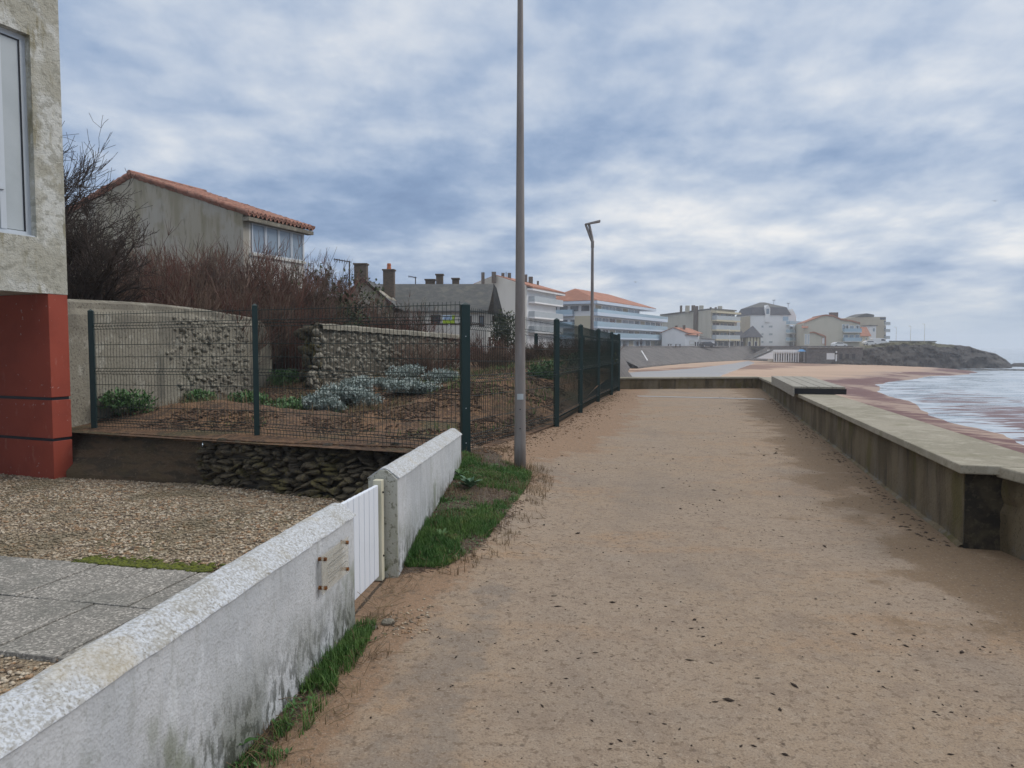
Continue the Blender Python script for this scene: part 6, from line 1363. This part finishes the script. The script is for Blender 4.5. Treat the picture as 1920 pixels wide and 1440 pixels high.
p = W(520, 600, 20.5); bare_tree(p.x, p.y, .2, 12, 'small dark bare tree in front of the beige gabled house windows', 2.1, 4)
p = W(622, 600, 24); bare_tree(p.x, p.y, .0, 14, 'small dark bare tree between the gabled house and the slate house', 1.7, 4)
# leafy shrubs
def leafy(name, px, Yv, z0, rx, rz, n, leafsize, m, label, cat='shrub', grp=None, seed=1):
    rg = np.random.default_rng(seed); g, _ = ray(px, 650); x = g*Yv; root = empty(name, (x, Yv, z0), label, cat, grp)
    nb_ = 9; c = rg.normal(0, 1, (nb_, 3)); c /= np.linalg.norm(c, axis=1, keepdims=True); c = c*np.array([rx*.55, rx*.55, rz*.38])+np.array([x, Yv, z0+rz*.5])
    k = rg.integers(0, nb_, n); v = rg.normal(0, 1, (n, 3)); v /= np.linalg.norm(v, axis=1, keepdims=True); P = c[k]+v*np.array([rx*.5, rx*.5, rz*.42])*rg.uniform(.55, 1.05, (n, 1)); P[:, 2] = np.maximum(P[:, 2], z0+.02)
    s = leafsize*rg.uniform(.6, 1.4, n); V, Fs = scatter2(LEAF_V, LEAF_T, P, np.stack([s*.6, s, s], 1), rg.uniform(0, 6.28, n), rg.uniform(-.4, 1.3, n)); np_mesh('foliage', V, Fs, m, root)
    ns = 7; a = rg.uniform(0, 6.28, ns); st = np.stack([x+0*a, Yv+0*a, z0-.1+0*a], 1); Pb = branch_set(rg, st, np.stack([np.cos(a)*rx, np.sin(a)*rx, np.full(ns, rz)], 1), np.full(ns, rz*.7), 4, 0, 0, .1); v, f = tubes_np(Pb, np.linspace(.02, .008, 4)[None].repeat(ns, 0)*min(1, rz), 4); np_mesh('stem', v, f, 'darktwig', root)
    return root
leafy('round_shrub', 948, 36, .6, 1.0, 2.1, 2600, .12, 'evergreen', 'round dark evergreen shrub in front of the white wall', seed=2)
leafy('evergreen_shrub', 590, 21, .5, 1.6, 2.6, 4200, .11, 'evergreen', 'dull green shrub mixed with bare twigs in the gap between walls', seed=3)
leafy('evergreen_shrub', 655, 30, .6, 2.4, 3.0, 3600, .14, 'evergreen', 'dark green shrub in front of the slate house gable', seed=4)
k = 0
for (px, Yv, rx, rz) in ((598, 12.6, .30, .34), (640, 13.2, .42, .42), (676, 13.0, .35, .38), (620, 12.2, .22, .26), (755, 14.3, .38, .36), (788, 14.6, .40, .36), (722, 15.5, .3, .36), (765, 16.8, .5, .45), (660, 14.6, .4, .42), (830, 16.5, .4, .38)):
    g, _ = ray(px, 650); x = g*Yv
    where = ('at the left end of the silver clumps', 'largest of the left silver clumps', 'between the left and middle silver clumps', 'small and nearest the fence', 'left of the right-hand pair', 'right of the right-hand pair', 'close under the rubble wall', 'wide one near the rubble wall right end', 'behind the left silver clumps', 'beside the corner post seen through the mesh')[k]
    leafy('silver_plant', px, Yv, float(lot_h(x, Yv)), rx*1.15, rz*.72, 1700, .050, 'silver', 'silver-leaved seaside plant in the lot, '+where, 'plant', 'silver-leaved plants in the lot', seed=40+k); k += 1
for k, (px, Yv, rx, rz, lab) in enumerate(((232, 10.9, .45, .35, 'green weedy clump at the foot of the old wall, left'), (370, 13.0, .45, .30, 'green leafy clump under the rubble patch'), (465, 13.4, .4, .28, 'green leafy clump beside the second fence post'), (545, 12.6, .5, .25, 'low green clump in the middle of the lot'), (530, 16.5, .5, .3, 'green clump at the gap between the walls'), (1080, 17.6, .9, .42, 'dark green clump behind the long fence'), (1110, 20, .9, .4, 'dark green clump near the far fence posts'), (1030, 15.0, .5, .35, 'green clump on the soil mound behind the long fence'))):
    g, _ = ray(px, 650); x = g*Yv; leafy('weed_clump', px, Yv, float(lot_h(x, Yv))-.05, rx, rz, 1500, .055, 'leaf' if k not in (5, 6) else 'evergreen', lab, 'weed', 'green weed clumps in the lot', seed=70+k)
# grass
def grass(name, pts, h, w_, m, label, lean=.5, seed=3):
    rg = np.random.default_rng(seed); n = len(pts); s = rg.uniform(.5, 1.2, n)*h
    s = s*(.55+1.2*np.clip(fbm(pts[:, 0], pts[:, 1], 5., seed)+.45, 0, 1.2)); V, Fs = scatter2(BLADE_V, BLADE_F, pts, np.stack([np.full(n, w_)*rg.uniform(.6, 1.3, n), s*rg.uniform(.6, 1.4, n), s], 1), rg.uniform(0, 6.28, n), rg.uniform(-.3, lean, n)); return tag(np_mesh(name, V, Fs, m), label, 'grass', kind='stuff')
def region(n, seed, ylo, yhi, dfun, thr=None, sc=3.):
    rg = np.random.default_rng(seed); y = rg.uniform(ylo, yhi, n); x = Lx(y)+.085+np.abs(rg.uniform(0, 1, n)**1.3)*dfun(y); 
    if thr is not None: k = fbm(x, y, sc, seed)+.45*fbm(x, y, sc*4, seed+1) > thr+rg.normal(0, .07, n); x = x[k]; y = y[k]
    return np.stack([x, y, path_z(x, y)-.004], 1)
dB_ = lambda y: np.interp(y, [4.0, 4.5, 5.2, 6.2, 7.2, 7.9], [.16, .40, .50, .62, .70, .3])
grass('grass', region(40000, 5, 4.15, 7.6, dB_, -.03, 2.4), .038, .0042, 'grassblade', 'green grass patch on the bank beside the short white wall', .6)
grass('grass', region(8000, 6, 1.0, 3.35, lambda y: np.interp(y, [1, 2.2, 3.0, 3.35], [.10, .15, .13, .08]), -.02, 5.), .042, .0042, 'grassblade', 'green grass tufts at the foot of the near white wall', .5, 8)
grass('dry_grass', region(7500, 7, 4.05, 8.4, lambda y: dB_(y)*1.15+.12, 0.0, 2.6), .045, .004, 'drygrass', 'dry brown grass among the green patch and around the lamp post foot', 1.1, 9)
grass('dry_grass', region(1500, 17, .8, 3.5, lambda y: np.full_like(y, .24), .02, 4.), .035, .004, 'drygrass', 'dry brown grass below the near white wall', 1.2, 10)
rg = np.random.default_rng(4); a = rg.uniform(0, 6.28, 260); r = rg.uniform(.05, .26, 260); q = np.stack([LP.x+r*np.cos(a)*1.3+.03, LP.y+r*np.sin(a)*.7, path_z(LP.x+r*np.cos(a), LP.y+r*np.sin(a))], 1); grass('dry_grass', q, .07, .004, 'drygrass', 'dry tuft around the lamp post foot', 1., 12)
P = region(9000, 21, 4.0, 7.8, lambda y: dB_(y)*1.12, -.05, 3.); n = len(P); s = rng.uniform(.006, .02, n); V, F = scatter(OCT_V, OCT_F, P, np.stack([s*1.6, s*.5, s*.45], 1), rng.uniform(0, 6.28, n), rng.uniform(-.4, .4, n)); tag(np_mesh('plant_litter', V, F, 'litter'), 'dark brown plant litter under the grass by the wall', 'litter', kind='stuff')
P = region(2600, 22, .8, 3.4, lambda y: np.full_like(y, .30), .0, 4.); n = len(P); s = rng.uniform(.004, .012, n); V, F = scatter(OCT_V, OCT_F, P, np.stack([s*2.2, s*.5, s*.45], 1), rng.uniform(0, 6.28, n), rng.uniform(-.4, .4, n)); tag(np_mesh('plant_litter', V, F, 'litter'), 'dark brown plant litter at the foot of the near white wall', 'litter', kind='stuff')
# lot ground cover: litter, dry stalks, weeds
n = 42000; x = rng.uniform(-6.5, 3., n); y = rng.uniform(8.2, 17, n); k = (x < coast(y)-.15) & (y > FP[0].y+.1+(FP[0].x-x)*.378) & (fbm(x, y, 1.3, 4) > -.16); x, y = x[k], y[k]; n = len(x); P = np.stack([x, y, lot_h(x, y)], 1); s = rng.uniform(.008, .035, n)
V, F = scatter(OCT_V, OCT_F, P, np.stack([s*1.8, s*.7, s*.5], 1), rng.uniform(0, 6.28, n), rng.uniform(-.6, .6, n)); tag(np_mesh('plant_litter', V, F, 'litter'), 'dark clods and dead plant litter over the sandy lot', 'litter', kind='stuff')
n = 16000; x = rng.uniform(-6.2, 3.5, n); y = rng.uniform(8.5, 20, n); k = (x < coast(y)-.25) & (y > FP[0].y+.25+(FP[0].x-x)*.378) & (fbm(x, y, 1.1, 14) > -.04); x, y = x[k], y[k]; P = np.stack([x, y, lot_h(x, y)], 1); grass('dry_grass', P, .14, .007, 'drygrass', 'dry stalks scattered over the lot', 1., 14)
n = 9000; x = rng.uniform(-6.2, 3.5, n); y = rng.uniform(9.5, 20, n); k = (x < coast(y)-.4) & (y > FP[0].y+1.+(FP[0].x-x)*.378) & (fbm(x, y, .9, 24) > .06); x, y = x[k], y[k]; P = np.stack([x, y, lot_h(x, y)], 1); grass('grass', P, .10, .010, 'grassblade', 'patches of green grass and weeds in the lot', .8, 15)
# broad-leaved weeds
def rosette(x, y, n, s, label, seed, m='leaf'):
    rg = np.random.default_rng(seed); z = float(path_z(x, y)); a = np.arange(n)*2.4+rg.uniform(0, .4, n); P = np.tile([x, y, z+.01], (n, 1))+rg.normal(0, .006, (n, 3)); sz = s*rg.uniform(.6, 1.1, n)
    V, Fs = scatter2(LEAF_V, LEAF_T, P, np.stack([sz*.34, sz, sz], 1), a, rg.uniform(.15, .95, n)); o = tag(np_mesh('rosette_weed', V, Fs, m), label, 'weed', 'broad-leaved weeds by the wall'); return o
p = G(880, 915, .16); rosette(p.x, p.y+.05, 26, .13, 'largest broad-leaved weed with pale blue-green leaves in the grass near the lamp post', 3, 'paleleaf')
p = G(862, 893, .18); rosette(p.x, p.y, 12, .09, 'small broad-leaved weed just behind the largest one', 4)
p = G(830, 1010, .08); rosette(p.x, p.y, 12, .07, 'small leafy weed in the middle of the grass patch', 5)
p = G(425, 1425, .01); rosette(p.x, p.y, 16, .10, 'bright green leafy weed at the bottom of the picture by the near wall', 6)
p = G(488, 1330, .01); rosette(p.x, p.y, 14, .06, 'yellow-tinged weed halfway along the near wall foot', 7)
p = G(600, 1250, .01); rosette(p.x-.02, p.y, 14, .055, 'small weed at the foot of the near wall below the plaque', 8)
for sd_, (ylo, yhi, nn_, dm) in enumerate(((4.1, 7.6, 1500, 1.0), (1.2, 3.35, 420, .8))):
    P = region(nn_*3, 60+sd_, ylo, yhi, (lambda y: dB_(y)*1.0) if sd_ == 0 else (lambda y: np.full_like(y, .16)), .05, 3.5); k = len(P); sz = rng.uniform(.008, .022, k); P[:, 2] += .012
    V, Fs = scatter2(LEAF_V, LEAF_T, P, np.stack([sz*.55, sz, sz], 1), rng.uniform(0, 6.28, k), rng.uniform(-.2, .9, k)); tag(np_mesh('ground_cover', V, Fs, 'leaf'), ('small-leaved weeds mixed into the grass beside the short white wall', 'small-leaved weeds at the foot of the near white wall')[sd_], 'weeds', kind='stuff')
P = region(700, 66, 1.2, 7.8, lambda y: np.interp(y, [1, 3.3, 3.5, 4, 4.6, 7], [.25, .2, .05, .2, .8, .9]), None); k = len(P); D3 = np.stack([rng.normal(0, 1, k), rng.normal(0, 1, k), rng.uniform(0, .5, k)], 1); T3 = branch_set(rng, P+np.array([0, 0, .008]), D3, rng.uniform(.04, .16, k), 4, 0, -.02, .18); V, F = tubes_np(T3, np.full(T3.shape[:2], .0013), 3)
tag(np_mesh('dead_stems', V, F, 'drygrass'), 'thin dead stems lying over the verge by the white walls', 'stems', kind='stuff')
# debris and stones on the path
n = 3400; y = 1.2+rng.uniform(0, 1, n)**1.5*18; x = Lx(y)+.4+rng.uniform(0, 1, n)*(Rx(y)-Lx(y)-.5); k = fbm(x, y, 1.1, 31) > -.20+.18*(x < 1.2+.1*y)*(rng.uniform(0, 1, n) > .4); x, y = x[k], y[k]; n = len(x); s = rng.uniform(.0016, .0055, n)*np.where(rng.uniform(0, 1, n) > .93, 2.1, 1.)
V, F = scatter(OCT_V+rng.normal(0, .15, OCT_V.shape), OCT_F, np.stack([x, y, path_z(x, y)+s*.3], 1), np.stack([s*rng.uniform(1, 3, n), s, s*.6], 1), rng.uniform(0, 6.28, n)); tag(np_mesh('beach_debris', V, F, 'debris'), 'small dark bits of weed and shell scattered over the path', 'debris', kind='stuff')
n = 500; q = rng.uniform(0, 1, n); P0v = np.array([P0.x, P0.y]); sdist = q*14; off = np.abs(rng.normal(0, .10, n))+.06; x = P0.x+pd.x*sdist-pn.x*off; y = P0.y+pd.y*sdist-pn.y*off; s = rng.uniform(.004, .016, n)
V, F = scatter(OCT_V, OCT_F, np.stack([x, y, path_z(x, y)], 1), np.stack([s*2, s, s*.5], 1), rng.uniform(0, 6.28, n)); tag(np_mesh('beach_debris', V, F, 'debris'), 'dark litter gathered along the foot of the sea parapet', 'debris', kind='stuff')
for (px, py, s, lab) in ((697, 1178, .022, 'pale angular stone on the path below the gate'), (727, 1168, .030, 'flat grey-brown stone on the path below the gate'), (990, 790, .0, '')):
    if s == 0: continue
    p = G(px, py, .01); rg = np.random.default_rng(int(px)); bm = bmesh.new(); bmesh.ops.create_icosphere(bm, subdivisions=2, radius=1)
    for v in bm.verts: v.co *= 1+.25*float(fbm(v.co.x+px, v.co.y+v.co.z, 1.5, 2))
    V = np.array([v.co[:] for v in bm.verts])*np.array([s*1.2, s*.9, s*.55])+np.array([p.x, p.y, float(path_z(p.x, p.y))+s*.3]); F = np.array([[v.index for v in f.verts] for f in bm.faces]); bm.free(); tag(np_mesh('stone', V, F, 'rubble'), lab, 'stone')
n = 130; x = -.50+rng.normal(0, .07, n); y = 3.38+rng.normal(0, .10, n); s = rng.uniform(.003, .009, n); V, F = scatter(OCT_V, OCT_F, np.stack([x, y, path_z(x, y)+.002], 1), np.stack([s*1.4, s, s*.7], 1), rng.uniform(0, 6.28, n)); tag(np_mesh('pebbles', V, F, 'stone_bits'), 'small pebbles gathered on the path below the gate', 'pebbles', kind='stuff')
# sand clods by the fence foot
n = 1500; y = 7.9+rng.uniform(0, 1, n)**1.5*12; x = Lx(y)+.10+np.abs(rng.normal(0, .22, n)); s = rng.uniform(.004, .014, n)*np.where(rng.uniform(0, 1, n) > .95, 2, 1); V, F = scatter(OCT_V+rng.normal(0, .15, OCT_V.shape), OCT_F, np.stack([x, y, path_z(x, y)], 1), np.stack([s*rng.uniform(.8, 1.8, n), s, s*.5], 1), rng.uniform(0, 6.28, n), rng.uniform(-.6, .6, n)); tag(np_mesh('sand_clods', V, F, 'soil'), 'orange sandy clods along the foot of the long fence', 'sand', kind='stuff')

# ================================================================ sea haze
m = bpy.data.materials.new('sea_haze'); m.use_nodes = True; t = m.node_tree; t.nodes.clear(); out = nd(t, 'ShaderNodeOutputMaterial'); pv = nd(t, 'ShaderNodeVolumePrincipled'); t.links.new(pv.outputs[0], out.inputs['Volume'])
pv.inputs['Color'].default_value = (.90, .94, 1, 1); pv.inputs['Density'].default_value = .00075; MT['haze'] = m
tag(MB().box(-330, 1480, -930, 1480, -10.5, 22).build('haze', 'haze'), kind='stuff')
